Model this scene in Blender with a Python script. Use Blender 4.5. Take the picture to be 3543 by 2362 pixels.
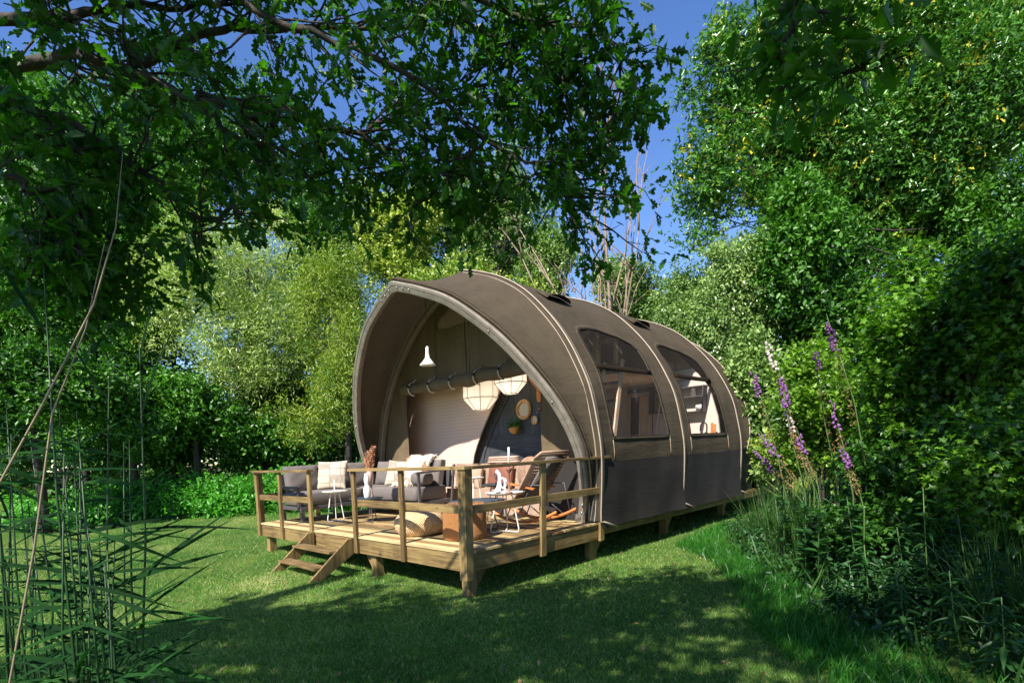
import bpy, bmesh, math, random
import numpy as np
from mathutils import Matrix, Vector
R = math.radians
rnd = random.Random(7)
C = bpy.context.scene.collection
for o in list(bpy.data.objects): bpy.data.objects.remove(o)

# ---------------------------------------------------------------- camera
F_PX, CX, CY, PITCH, ROLL, HC = 1900.72, 1771.5, 1719.2, -0.08698, -0.05015, 1.7401
BX, BY, YAW = -0.57545, 6.3536, 0.7718
_fw = Vector((0, math.cos(PITCH), math.sin(PITCH))); _up = Vector((0, -math.sin(PITCH), math.cos(PITCH))); _rt = Vector((1, 0, 0))
_c, _s = math.cos(ROLL), math.sin(ROLL)
RT = _c*_rt + _s*_up; UP = -_s*_rt + _c*_up; FW = _fw
cam = bpy.data.cameras.new('camera'); camo = bpy.data.objects.new('camera', cam); C.objects.link(camo)
camo.matrix_world = Matrix(((RT.x, UP.x, -FW.x, 0), (RT.y, UP.y, -FW.y, 0), (RT.z, UP.z, -FW.z, HC), (0, 0, 0, 1)))
cam.sensor_width = 36; cam.lens = F_PX/3543*36; cam.shift_y = (CY-1181)/3543; cam.clip_start = 0.05; cam.clip_end = 2000
bpy.context.scene.camera = camo

# ---------------------------------------------------------------- sky, sun, exposure
SUN_EL = R(47.5); SX, SY = -0.50, -0.87          # horizontal direction towards the sun (behind the viewer)
_h = math.hypot(SX, SY)
SUN = Vector((SX/_h*math.cos(SUN_EL), SY/_h*math.cos(SUN_EL), math.sin(SUN_EL)))
w = bpy.data.worlds.new('World'); bpy.context.scene.world = w; w.use_nodes = True
nt = w.node_tree; bg = nt.nodes['Background']
sky = nt.nodes.new('ShaderNodeTexSky'); sky.sky_type = 'NISHITA'; sky.sun_disc = False
sky.sun_elevation = SUN_EL; sky.sun_rotation = math.atan2(SX, SY); sky.air_density = 1.0; sky.dust_density = 0.2; sky.ozone_density = 2.6
hs = nt.nodes.new('ShaderNodeHueSaturation'); hs.inputs['Saturation'].default_value = 1.2; hs.inputs['Hue'].default_value = 0.512
nt.links.new(sky.outputs[0], hs.inputs['Color']); nt.links.new(hs.outputs[0], bg.inputs[0]); bg.inputs[1].default_value = 0.105
sl = bpy.data.lights.new('sun', 'SUN'); sl.energy = 5.0; sl.angle = R(0.53); sl.color = (1, .95, .86)
so = bpy.data.objects.new('sun', sl); C.objects.link(so); so.rotation_euler = SUN.to_track_quat('Z', 'Y').to_euler(); so.location = (0, 0, 30)
vs = bpy.context.scene.view_settings; vs.view_transform = 'Standard'; vs.look = 'None'; vs.gamma = 1; vs.use_curve_mapping = False; vs.exposure = 1.1
sc = bpy.context.scene
try:
    sc.cycles.max_bounces = 8; sc.cycles.transparent_max_bounces = 12; sc.cycles.diffuse_bounces = 4
except Exception: pass

# ---------------------------------------------------------------- frames
def at(px, py, Y):
    """world point at depth Y (metres ahead of the viewer) for a direction read off the 2352 px wide photograph"""
    x, y = px*1.5064, py*1.5064
    d = FW + RT*((x-CX)/F_PX) - UP*((y-CY)/F_PX)
    t = Y/d.y
    return Vector((0, 0, HC)) + d*t
TM = Matrix.Translation((BX, BY, 0)) @ Matrix.Rotation(-YAW, 4, 'Z')
LEAN = 0.05
ZD = 0.575                                        # deck height
def loc_uvz(u, v, z): return TM @ Vector((-u+LEAN*z, v, z))
def bx(y): return 3.05+np.maximum(0, y-6.8)*.22+np.maximum(0, y-9.0)*.65
def gh(x, y):
    """ground height"""
    a = max(0.0, min(1.0, (y-13)/11)); r = a*a*(3-2*a)*0.62
    b = max(0.0, min(1.0, (x-3.2)/2.2)); b = b*b*(3-2*b)*0.45*max(0, min(1, (11.5-y)/4))
    return r + b + 0.012*math.sin(x*1.3+y*.7)+0.01*math.sin(x*.6-y*1.9)

# ---------------------------------------------------------------- objects
def tag(o, label=None, cat=None, group=None, kind=None):
    if label: o['label'] = label
    if cat: o['category'] = cat
    if group: o['group'] = group
    if kind: o['kind'] = kind
    return o
def empty(name, u, v, z, label, cat, group=None):
    o = bpy.data.objects.new(name, None); C.objects.link(o); o.empty_display_size = .1
    o.matrix_world = Matrix.Translation(loc_uvz(u, v, z)) @ Matrix.Rotation(-YAW, 4, 'Z')
    o['uvz'] = (u, v, z)
    return tag(o, label, cat, group)
def wempty(name, p, label, cat, group=None):
    o = bpy.data.objects.new(name, None); C.objects.link(o); o.empty_display_size = .1; o.location = p
    return tag(o, label, cat, group)
def fmap(u0=0, v0=0, z0=0):
    return lambda p: (-(p[0]-u0)+LEAN*(p[2]-z0), p[1]-v0, p[2]-z0)
def fo(o): a = o['uvz']; return fmap(a[0], a[1], a[2])

class MB:
    def __init__(s, f=None): s.v = []; s.f = []; s.sm = []; s.map = f
    def add(s, vs, fs, smooth=False):
        n = len(s.v)
        s.v += [s.map(p) if s.map else tuple(p) for p in vs]
        s.f += [tuple(i+n for i in f) for f in fs]; s.sm += [smooth]*len(fs)
        return s
    def box(s, a0, a1, b0, b1, c0, c1):
        vs = [(x, y, z) for z in (c0, c1) for y in (b0, b1) for x in (a0, a1)]
        return s.add(vs, [(0, 2, 3, 1), (4, 5, 7, 6), (0, 1, 5, 4), (2, 6, 7, 3), (0, 4, 6, 2), (1, 3, 7, 5)])
    def rbox(s, c, size, M):
        vs = []
        for z in (-.5, .5):
            for y in (-.5, .5):
                for x in (-.5, .5): vs.append(tuple(Vector(c)+M@Vector((x*size[0], y*size[1], z*size[2]))))
        return s.add(vs, [(0, 2, 3, 1), (4, 5, 7, 6), (0, 1, 5, 4), (2, 6, 7, 3), (0, 4, 6, 2), (1, 3, 7, 5)])
    def bar(s, p, q, wdt, thk, side=(0, 0, 1)):
        p = Vector(p); q = Vector(q); d = (q-p); L = d.length; d.normalize(); sd = Vector(side); a = d.cross(sd).normalized(); b = a.cross(d).normalized()
        M = Matrix((d, a, b)).transposed()
        return s.rbox((p+q)/2, (L, wdt, thk), M)
    def tube(s, pts, r, n=8, closed=False, cap=True):
        pts = [Vector(p) for p in pts]; m = len(pts)
        rr = r if isinstance(r, (list, tuple)) else [r]*m
        vs = []; prev = None
        for i, p in enumerate(pts):
            t = (pts[(i+1) % m]-pts[i-1]) if closed else (pts[min(i+1, m-1)]-pts[max(i-1, 0)])
            if t.length < 1e-9: t = Vector((0, 0, 1))
            t.normalize()
            if prev is None:
                a = t.cross(Vector((0, 0, 1)))
                if a.length < .1: a = t.cross(Vector((1, 0, 0)))
            else: a = prev-t*prev.dot(t)
            a.normalize(); prev = a; b = t.cross(a)
            for k in range(n):
                th = 2*math.pi*k/n; vs.append(tuple(p+(a*math.cos(th)+b*math.sin(th))*rr[i]))
        fs = []
        for i in range(m if closed else m-1):
            for k in range(n):
                j = (i+1) % m
                fs.append((i*n+k, i*n+(k+1) % n, j*n+(k+1) % n, j*n+k))
        if cap and not closed: fs += [tuple(range(n))[::-1], tuple((m-1)*n+k for k in range(n))]
        return s.add(vs, fs, True)
    def lathe(s, c, prof, n=20, su=1, sv=1):
        vs = []; fs = []
        for r, z in prof:
            for k in range(n):
                th = 2*math.pi*k/n; vs.append((c[0]+r*su*math.cos(th), c[1]+r*sv*math.sin(th), c[2]+z))
        for i in range(len(prof)-1):
            for k in range(n): fs.append((i*n+k, i*n+(k+1) % n, (i+1)*n+(k+1) % n, (i+1)*n+k))
        fs += [tuple(range(n))[::-1], tuple((len(prof)-1)*n+k for k in range(n))]
        return s.add(vs, fs, True)
    def squ(s, c, size, M=Matrix.Identity(3), e=.35, nu=24, nv=12, bump=0):
        def pw(a, e): return math.copysign(abs(a)**e, a)
        vs = []; fs = []
        for i in range(nv+1):
            ph = -math.pi/2+math.pi*i/nv
            for k in range(nu):
                th = 2*math.pi*k/nu
                x = pw(math.cos(ph), e)*pw(math.cos(th), e); y = pw(math.cos(ph), e)*pw(math.sin(th), e); z = pw(math.sin(ph), e)
                q = Vector((x*size[0]/2, y*size[1]/2, z*size[2]/2))
                if bump: q += q.normalized()*bump*(math.sin(7*x+3*z)*math.sin(5*z+2*y)+rnd.uniform(-.3, .3))
                vs.append(tuple(Vector(c)+M@q))
        for i in range(nv):
            for k in range(nu): fs.append((i*nu+k, i*nu+(k+1) % nu, (i+1)*nu+(k+1) % nu, (i+1)*nu+k))
        return s.add(vs, fs, True)
    def pillow(s, c, w_, t_, h_, M=Matrix.Identity(3), n=14, edge=.02, pinch=.06, crease=.012, seed=0):
        """a sewn cushion: w_ wide, h_ high, t_ thick, pulled in a little along its edges"""
        for sd in (-1, 1):
            rows = []
            for i in range(n+1):
                row = []
                for j in range(n+1):
                    a = -math.cos(math.pi*i/n)*.5-.0; b = -math.cos(math.pi*j/n)*.5; A_, B_ = 2*a, 2*b
                    f_ = ((1-abs(A_)**2.6)*(1-abs(B_)**2.6))**.5; k = 1-pinch*(1-abs(B_)**2)*abs(A_); k2 = 1-pinch*(1-abs(A_)**2)*abs(B_)
                    q = Vector((a*w_*k, sd*(edge+(t_/2-edge)*f_+crease*f_*math.sin(9*A_+seed)*math.sin(6*B_+2*seed+A_*3)), b*h_*k2)); row.append(tuple(Vector(c)+M@q))
                rows.append(row)
            s.grid(rows)
            if sd == -1: r0 = rows
            else: r1 = rows
        def rim(r): return r[0][:-1]+[q[-1] for q in r[:-1]]+r[-1][:0:-1]+[q[0] for q in r[:0:-1]]
        a, b = rim(r0), rim(r1); m = len(a)
        s.add(a+b, [(i, (i+1) % m, m+(i+1) % m, m+i) for i in range(m)], True)
        return s
    def prism(s, poly, v0, v1):
        """poly: (u,z) points, extruded along v"""
        n = len(poly); vs = [(a, v0, b) for a, b in poly]+[(a, v1, b) for a, b in poly]
        return s.add(vs, [tuple(range(n)), tuple(range(n, 2*n))[::-1]]+[(i, i+n, (i+1) % n+n, (i+1) % n) for i in range(n)])
    def prism_u(s, poly, u0, u1):
        n = len(poly); vs = [(u0, a, b) for a, b in poly]+[(u1, a, b) for a, b in poly]
        return s.add(vs, [tuple(range(n)), tuple(range(n, 2*n))[::-1]]+[(i, i+n, (i+1) % n+n, (i+1) % n) for i in range(n)])
    def grid(s, rows, smooth=True):
        m = len(rows); n = len(rows[0])
        return s.add([p for r in rows for p in r], [(i*n+k, i*n+k+1, (i+1)*n+k+1, (i+1)*n+k) for i in range(m-1) for k in range(n-1)], smooth)
    def mesh(s, name, mat, recalc=True):
        me = bpy.data.meshes.new(name); me.from_pydata(s.v, [], s.f)
        me.polygons.foreach_set('use_smooth', s.sm)
        if recalc:
            bm = bmesh.new(); bm.from_mesh(me); bmesh.ops.recalc_face_normals(bm, faces=bm.faces); bm.to_mesh(me); bm.free()
        if mat: me.materials.append(mat)
        return me
    def build(s, name, mat, parent=None, bevel=0, solid=0):
        o = bpy.data.objects.new(name, s.mesh(name, mat)); C.objects.link(o)
        if parent: o.parent = parent
        if solid: m = o.modifiers.new('solid', 'SOLIDIFY'); m.thickness = solid; m.offset = 0
        if bevel: m = o.modifiers.new('bevel', 'BEVEL'); m.width = bevel; m.segments = 2; m.limit_method = 'ANGLE'
        return o

# ---------------------------------------------------------------- materials
def newmat(name):
    m = bpy.data.materials.new(name); m.use_nodes = True; nt = m.node_tree
    return m, nt, nt.nodes['Principled BSDF'], nt.nodes['Material Output']
def ramp(nt, fac, stops):
    r = nt.nodes.new('ShaderNodeValToRGB'); e = r.color_ramp.elements
    while len(e) < len(stops): e.new(.5)
    for i, (p, c) in enumerate(stops): e[i].position = p; e[i].color = (*c, 1)
    nt.links.new(fac, r.inputs[0]); return r.outputs[0]
def coord(nt, kind='Object', scale=(1, 1, 1), rot=(0, 0, 0)):
    t = nt.nodes.new('ShaderNodeTexCoord'); mp = nt.nodes.new('ShaderNodeMapping'); mp.inputs['Scale'].default_value = scale; mp.inputs['Rotation'].default_value = rot
    nt.links.new(t.outputs[kind], mp.inputs[0]); return mp.outputs[0]
def noise(nt, vec, scale=5, detail=4, rough=.55):
    n = nt.nodes.new('ShaderNodeTexNoise'); n.inputs['Scale'].default_value = scale; n.inputs['Detail'].default_value = detail; n.inputs['Roughness'].default_value = rough
    nt.links.new(vec, n.inputs['Vector']); return n.outputs[0]
def math_(nt, op, a, b=None, c=None):
    n = nt.nodes.new('ShaderNodeMath'); n.operation = op
    for i, x in enumerate((a, b, c)):
        if x is None: continue
        if isinstance(x, (int, float)): n.inputs[i].default_value = x
        else: nt.links.new(x, n.inputs[i])
    return n.outputs[0]
def mixc(nt, fac, a, b, mode='MIX'):
    n = nt.nodes.new('ShaderNodeMix'); n.data_type = 'RGBA'; n.blend_type = mode
    for i, x in ((0, fac), (6, a), (7, b)):
        if isinstance(x, (int, float)): n.inputs[i].default_value = x
        elif isinstance(x, tuple): n.inputs[i].default_value = (*x, 1)
        else: nt.links.new(x, n.inputs[i])
    return n.outputs[2]
def bump(nt, bs, h, strength=.3, dist=.01):
    b = nt.nodes.new('ShaderNodeBump'); b.inputs['Strength'].default_value = strength; b.inputs['Distance'].default_value = dist
    nt.links.new(h, b.inputs['Height']); nt.links.new(b.outputs[0], bs.inputs['Normal'])
def flat(name, c, rough=.6, var=.12, nscale=6, metal=0, bstr=0, bscale=60):
    m, nt, bs, out = newmat(name)
    v = coord(nt); n = noise(nt, v, nscale, 5)
    col = ramp(nt, n, [(.25, tuple(x*(1-var) for x in c)), (.75, tuple(min(1, x*(1+var)) for x in c))])
    nt.links.new(col, bs.inputs['Base Color']); bs.inputs['Roughness'].default_value = rough; bs.inputs['Metallic'].default_value = metal
    if bstr: bump(nt, bs, noise(nt, v, bscale, 3), bstr, .004)
    return m
def wood(name, a, b, grain=(2, 30, 30), rough=.7, knots=True, randomise=.5):
    """grain stretched along the axis whose scale is smallest"""
    m, nt, bs, out = newmat(name)
    oi = nt.nodes.new('ShaderNodeObjectInfo')
    t = nt.nodes.new('ShaderNodeTexCoord'); va = nt.nodes.new('ShaderNodeVectorMath'); va.operation = 'ADD'
    sc_ = nt.nodes.new('ShaderNodeVectorMath'); sc_.operation = 'SCALE'; sc_.inputs[0].default_value = (17, 31, 23); nt.links.new(oi.outputs['Random'], sc_.inputs['Scale'])
    nt.links.new(t.outputs['Object'], va.inputs[0]); nt.links.new(sc_.outputs[0], va.inputs[1])
    mp = nt.nodes.new('ShaderNodeMapping'); mp.inputs['Scale'].default_value = grain; nt.links.new(va.outputs[0], mp.inputs[0])
    n1 = noise(nt, mp.outputs[0], 1.0, 6, .65); n2 = noise(nt, va.outputs[0], 3, 2)
    f = math_(nt, 'ADD', math_(nt, 'MULTIPLY', n1, .75), math_(nt, 'MULTIPLY', n2, .3))
    f = math_(nt, 'ADD', f, math_(nt, 'MULTIPLY', math_(nt, 'SUBTRACT', oi.outputs['Random'], .5), randomise*.3))
    col = ramp(nt, f, [(.40, a), (.63, b)])
    if knots:
        vo = nt.nodes.new('ShaderNodeTexVoronoi'); vo.inputs['Scale'].default_value = 2.2; nt.links.new(mp.outputs[0], vo.inputs['Vector'])
        mp2 = nt.nodes.new('ShaderNodeMapping'); mp2.inputs['Scale'].default_value = tuple(min(8, max(2.2, g/5)) for g in grain); nt.links.new(va.outputs[0], mp2.inputs[0]); nt.links.new(mp2.outputs[0], vo.inputs['Vector']); vo.inputs['Scale'].default_value = 1
        k = math_(nt, 'LESS_THAN', vo.outputs['Distance'], .07)
        col = mixc(nt, math_(nt, 'MULTIPLY', k, .6), col, tuple(x*.35 for x in a))
    nt.links.new(col, bs.inputs['Base Color']); bs.inputs['Roughness'].default_value = rough
    bump(nt, bs, n1, .25, .003)
    return m
GA, GB = (.095, .056, .018), (.27, .18, .065)
M = {}
M['wood_u'] = wood('pine_along_width', GA, GB, (1.6, 34, 34))
M['wood_v'] = wood('pine_along_depth', GA, GB, (34, 1.6, 34))
M['wood_z'] = wood('pine_upright', GA, GB, (34, 34, 1.6))
M['plank'] = wood('pine_decking', (.13, .07, .022), (.44, .33, .15), (.9, 30, 30), randomise=2.0)
M['arch'] = wood('weathered_arch_timber', (.17, .145, .115), (.26, .225, .18), (8, 8, 8), knots=False)
M['inner_arch'] = wood('inner_arch_timber', (.15, .12, .09), (.24, .20, .16), (9, 9, 9), knots=False)
M['orange_wood'] = wood('oiled_beech', (.42, .13, .03), (.62, .22, .06), (6, 30, 30), knots=False)
M['inner_wood'] = wood('interior_pine', (.45, .34, .24), (.70, .56, .42), (20, 20, 2), knots=False)
def canvas(name, c, transl=.12, wr=.38):
    m, nt, bs, out = newmat(name)
    v = coord(nt); n = noise(nt, v, 1.3, 4); fine = noise(nt, v, 260, 2)
    st = noise(nt, coord(nt, scale=(1.2, .5, 3.2), rot=(0.2, .5, .3)), 1.6, 5, .6)
    strk = noise(nt, coord(nt, scale=(2.5, 2.5, .35)), 2.2, 5, .65)
    f = math_(nt, 'ADD', math_(nt, 'MULTIPLY', n, .4), math_(nt, 'ADD', math_(nt, 'MULTIPLY', fine, .25), math_(nt, 'MULTIPLY', strk, .35)))
    col = ramp(nt, f, [(.36, tuple(x*.74 for x in c)), (.64, tuple(x*1.2 for x in c))])
    nt.links.new(col, bs.inputs['Base Color']); bs.inputs['Roughness'].default_value = .85; bs.inputs['Specular IOR Level'].default_value = .25
    h = math_(nt, 'ADD', math_(nt, 'MULTIPLY', st, wr), math_(nt, 'MULTIPLY', fine, .02))
    bump(nt, bs, h, .7, .09)
    tr = nt.nodes.new('ShaderNodeBsdfTranslucent'); nt.links.new(col, tr.inputs[0])
    mx = nt.nodes.new('ShaderNodeMixShader'); mx.inputs[0].default_value = transl
    nt.links.new(bs.outputs[0], mx.inputs[1]); nt.links.new(tr.outputs[0], mx.inputs[2]); nt.links.new(mx.outputs[0], out.inputs[0])
    return m
M['canvas'] = canvas('brown_canvas', (.066, .0495, .030), .10)
M['canvas_in'] = canvas('brown_inner_canvas', (.17, .122, .072), .2)
M['skirt'] = canvas('dark_grey_skirt_fabric', (.030, .0255, .0235), .03, .12)
M['bar_cloth'] = flat('dark_brown_webbing', (.020, .015, .011), 1.0); M['bar_cloth'].node_tree.nodes['Principled BSDF'].inputs['Specular IOR Level'].default_value = 0
M['piping'] = flat('cream_piping', (.33, .26, .19), .6)
M['darkpipe'] = flat('dark_seam_tape', (.05, .04, .03), .7)
M['dark_metal'] = flat('dark_grey_metal', (.045, .045, .05), .45)
M['white_metal'] = flat('white_painted_metal', (.78, .76, .72), .4, .04)
M['steel'] = flat('steel', (.45, .44, .42), .35, metal=.8)
M['grey_fabric'] = flat('taupe_grey_upholstery', (.135, .115, .105), .9, .12, 9, bstr=.35, bscale=90)
M['sofa_frame'] = flat('sofa_frame_paint', (.07, .065, .07), .5)
M['blue_metal'] = flat('slate_blue_tabletop', (.035, .06, .085), .35)
M['white_ceramic'] = flat('white_ceramic', (.75, .73, .70), .3, .03)
M['pink_ceramic'] = flat('pale_pink_ceramic', (.50, .33, .26), .5, .08)
M['pampas'] = flat('dried_pampas', (.48, .24, .14), .9, .25, 30)
M['black_plastic'] = flat('black_buckle_plastic', (.012, .012, .012), .5)
M['paper'] = canvas('lantern_paper', (.82, .78, .68), .5, .1)
M['strap_white'] = flat('white_webbing', (.62, .56, .48), .8)
M['brown_cloth'] = canvas('brown_cloth', (.36, .25, .18), .02)
M['red_brown'] = flat('chestnut_leather', (.20, .075, .045), .5)
M['brown_fur'] = flat('brown_fur', (.25, .15, .10), .95, .4, 12, bstr=.8, bscale=60)
M['cream_cord'] = flat('cream_cord', (.34, .22, .15), .9, .15, 20)
M['terracotta'] = flat('terracotta', (.52, .22, .06), .55)
M['candle'] = flat('candle_wax', (.72, .62, .48), .4, .03)
M['holder'] = flat('brown_candle_holder', (.20, .09, .05), .5)
M['white_wall'] = flat('white_partition', (.60, .55, .50), .8, .05)
M['loft_cloth'] = canvas('loft_curtain', (.42, .33, .28), .1)
M['painted_dark'] = flat('unlit_room_panel', (.03, .02, .015), .9)
M['curtain_mesh'] = flat('charcoal_mesh', (.035, .038, .042), .9, .3, 40)

def dark_boards(name, grain):
    return wood(name, (.022, .024, .028), (.06, .064, .072), grain, .7, True, .2)
M['dark_v'] = dark_boards('charcoal_boards', (20, 20, 1.5)); M['dark_u'] = dark_boards('charcoal_plywood', (1.5, 20, 20))
def quilt():
    m, nt, bs, out = newmat('pink_quilted_fabric')
    v = coord(nt, scale=(1, 1, 1))
    sx = nt.nodes.new('ShaderNodeSeparateXYZ'); nt.links.new(v, sx.inputs[0])
    a = math_(nt, 'SINE', math_(nt, 'ADD', math_(nt, 'MULTIPLY', sx.outputs[0], 62), math_(nt, 'MULTIPLY', sx.outputs[2], 46)))
    b = math_(nt, 'SINE', math_(nt, 'SUBTRACT', math_(nt, 'MULTIPLY', sx.outputs[0], 62), math_(nt, 'MULTIPLY', sx.outputs[2], 46)))
    h = math_(nt, 'MULTIPLY', a, b)
    hp = math_(nt, 'ADD', math_(nt, 'MULTIPLY', h, .5), .5)
    col = ramp(nt, hp, [(.2, (.66, .46, .37)), (.8, (.74, .53, .43))])
    nt.links.new(col, bs.inputs['Base Color']); bs.inputs['Roughness'].default_value = .8; bump(nt, bs, hp, .25, .015)
    tr = nt.nodes.new('ShaderNodeBsdfTranslucent'); nt.links.new(col, tr.inputs[0])
    mx = nt.nodes.new('ShaderNodeMixShader'); mx.inputs[0].default_value = .1
    nt.links.new(bs.outputs[0], mx.inputs[1]); nt.links.new(tr.outputs[0], mx.inputs[2]); nt.links.new(mx.outputs[0], out.inputs[0])
    return m
M['quilt'] = quilt()
M['vent_mesh'] = canvas('pale_pink_gauze', (.42, .31, .25), .45, .3)
def clear_pane():
    m, nt, bs, out = newmat('clear_vinyl')
    bs.inputs['Base Color'].default_value = (.5, .42, .38, 1); bs.inputs['Roughness'].default_value = .12; bs.inputs['Specular IOR Level'].default_value = .6
    v = coord(nt); n = noise(nt, v, 2.2, 4); bump(nt, bs, n, .4, .03)
    tr = nt.nodes.new('ShaderNodeBsdfTransparent'); tr.inputs[0].default_value = (.95, .90, .87, 1)
    sm = ramp(nt, noise(nt, coord(nt, scale=(1, 2.5, 1), rot=(.4, .3, .5)), 2.5, 6, .7), [(.60, (.035,)*3), (.8, (.22,)*3)])
    mx = nt.nodes.new('ShaderNodeMixShader'); nt.links.new(sm, mx.inputs[0])
    nt.links.new(tr.outputs[0], mx.inputs[1]); nt.links.new(bs.outputs[0], mx.inputs[2]); nt.links.new(mx.outputs[0], out.inputs[0])
    return m
M['pane'] = clear_pane()
def woven(name, c1, c2, sx_, sz_, strength=.9):
    """weave following the angle and the height of a round object"""
    m, nt, bs, out = newmat(name)
    v = coord(nt); s = nt.nodes.new('ShaderNodeSeparateXYZ'); nt.links.new(v, s.inputs[0])
    ang = math_(nt, 'ARCTAN2', s.outputs[1], s.outputs[0])
    a = math_(nt, 'SINE', math_(nt, 'ADD', math_(nt, 'MULTIPLY', ang, sx_), math_(nt, 'MULTIPLY', noise(nt, v, 9, 2), 2.5)))
    b = math_(nt, 'SINE', math_(nt, 'MULTIPLY', s.outputs[2], sz_)) if sz_ else a
    h = math_(nt, 'ADD', math_(nt, 'MULTIPLY', math_(nt, 'MULTIPLY', a, b) if sz_ else a, .35), math_(nt, 'ADD', math_(nt, 'MULTIPLY', noise(nt, v, 24, 4), .6), .2))
    col = ramp(nt, h, [(.2, c1), (.75, c2)]); nt.links.new(col, bs.inputs['Base Color']); bs.inputs['Roughness'].default_value = .85
    bump(nt, bs, h, strength, .02); return m
M['pouf'] = woven('woven_jute', (.34, .18, .07), (.85, .60, .33), 80, 160)
M['stump'] = woven('braided_seagrass', (.26, .09, .022), (.66, .30, .10), 120, 0)
M['rattan'] = woven('rattan_rim', (.42, .20, .07), (.72, .42, .19), 20, 0, .3)
def cane():
    m, nt, bs, out = newmat('cane_webbing'); v = coord(nt); s = nt.nodes.new('ShaderNodeSeparateXYZ'); nt.links.new(v, s.inputs[0])
    a = math_(nt, 'SINE', math_(nt, 'MULTIPLY', s.outputs[0], 190)); b = math_(nt, 'SINE', math_(nt, 'MULTIPLY', s.outputs[2], 170))
    col = ramp(nt, math_(nt, 'ADD', math_(nt, 'MULTIPLY', math_(nt, 'MAXIMUM', a, b), .5), .5), [(.3, (.16, .10, .07)), (.7, (.66, .55, .42))])
    nt.links.new(col, bs.inputs['Base Color']); bs.inputs['Roughness'].default_value = .7; return m
M['cane'] = cane()
def print_cushion():
    m, nt, bs, out = newmat('cream_cushion_with_black_lines'); v = coord(nt); s = nt.nodes.new('ShaderNodeSeparateXYZ'); nt.links.new(v, s.inputs[0])
    x, z = s.outputs[0], s.outputs[2]
    def band(a, lo, hi): return math_(nt, 'MULTIPLY', math_(nt, 'GREATER_THAN', a, lo), math_(nt, 'LESS_THAN', a, hi))
    stripes = math_(nt, 'GREATER_THAN', math_(nt, 'SINE', math_(nt, 'MULTIPLY', x, 260)), .25)
    f = math_(nt, 'MULTIPLY', stripes, math_(nt, 'MULTIPLY', band(z, -.16, -.03), band(x, -.02, .26)))
    f = math_(nt, 'MAXIMUM', f, math_(nt, 'MULTIPLY', stripes, math_(nt, 'MULTIPLY', band(z, .13, .21), band(x, -.26, -.02))))
    for zz in (-.17, -.02, .12, .215): f = math_(nt, 'MAXIMUM', f, band(z, zz-.0035, zz+.0035))
    for xx in (-.02, .2): f = math_(nt, 'MAXIMUM', f, band(x, xx-.0035, xx+.0035))
    col = mixc(nt, f, (.46, .38, .29), (.03, .025, .025)); nt.links.new(col, bs.inputs['Base Color']); bs.inputs['Roughness'].default_value = .9
    bump(nt, bs, noise(nt, v, 90, 2), .4, .004); return m
M['print'] = print_cushion()
def fur():
    m, nt, bs, out = newmat('white_and_brown_hide'); v = coord(nt); n = noise(nt, v, 2.6, 3)
    col = ramp(nt, n, [(.50, (.78, .70, .60)), (.56, (.34, .17, .09))]); nt.links.new(col, bs.inputs['Base Color']); bs.inputs['Roughness'].default_value = .95
    bump(nt, bs, noise(nt, coord(nt, scale=(60, 60, 14)), 1, 4), .9, .02); return m
M['hide'] = fur()

# foliage: tint per leaf, some light passes through
def leafmat(name, dark, light, transl=.35, rough=.42, extra=None, tcol=None):
    m, nt, bs, out = newmat(name)
    a = nt.nodes.new('ShaderNodeAttribute'); a.attribute_name = 'tint'
    col = ramp(nt, a.outputs['Fac'], [(0, dark), (.85, light)]+([(.93, extra)] if extra else []))
    nt.links.new(col, bs.inputs['Base Color']); bs.inputs['Roughness'].default_value = rough; bs.inputs['Specular IOR Level'].default_value = .4
    tr = nt.nodes.new('ShaderNodeBsdfTranslucent'); tcl = mixc(nt, 1.0, col, tcol or (1.5, 1.9, .7), 'MULTIPLY'); nt.links.new(tcl, tr.inputs[0])
    mx = nt.nodes.new('ShaderNodeMixShader'); mx.inputs[0].default_value = transl
    nt.links.new(bs.outputs[0], mx.inputs[1]); nt.links.new(tr.outputs[0], mx.inputs[2]); nt.links.new(mx.outputs[0], out.inputs[0])
    return m
L_OAK = leafmat('oak_leaf', (.012, .055, .005), (.058, .185, .010), .45)
L_OAKR = leafmat('oak_leaf_glossy', (0.0315, 0.108, 0.015), (0.116, 0.27, 0.036), .22, .3, (.48, .42, .04))
L_WILLOW = leafmat('willow_leaf', (.12, .20, .035), (.44, .54, .15), .22, .4, (.50, .52, .34))
L_BIRCH = leafmat('birch_leaf', (.06, .14, .025), (.24, .34, .10), .22, .35)
L_YEL = leafmat('yellow_green_leaf', (.10, .19, .02), (.36, .42, .07), .22, .45)
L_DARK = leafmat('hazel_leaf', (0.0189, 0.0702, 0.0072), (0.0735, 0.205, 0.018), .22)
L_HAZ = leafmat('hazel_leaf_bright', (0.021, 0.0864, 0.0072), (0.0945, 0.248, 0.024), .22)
L_FAR = leafmat('far_wood_leaf', (0.021, 0.0594, 0.0084), (0.0525, 0.13, 0.015), .22)
L_MAPLE = leafmat('maple_leaf', (.014, .06, .008), (.13, .28, .018), .34)
L_MAP2 = leafmat('maple_leaf_fresh', (.03, .10, .010), (.19, .33, .03), .34)
L_NETTLE = leafmat('nettle_leaf', (0.0315, 0.151, 0.015), (0.105, 0.346, 0.036), .35)
L_HERB = leafmat('willowherb_leaf', (.009, .038, .012), (.038, .12, .03), .3)
L_REED = leafmat('reed_leaf', (.004, .020, .005), (.012, .06, .010), .2, .85)
L_REED.node_tree.nodes['Principled BSDF'].inputs['Specular IOR Level'].default_value = .12
L_STRAW = leafmat('dry_reed', (.30, .22, .13), (.48, .38, .24), .1, .6, tcol=(1, 1, 1))
L_GRASS = leafmat('lawn_blade', (.010, .085, .013), (.19, .35, .05), .35, .5, (.54, .48, .24))
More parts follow.
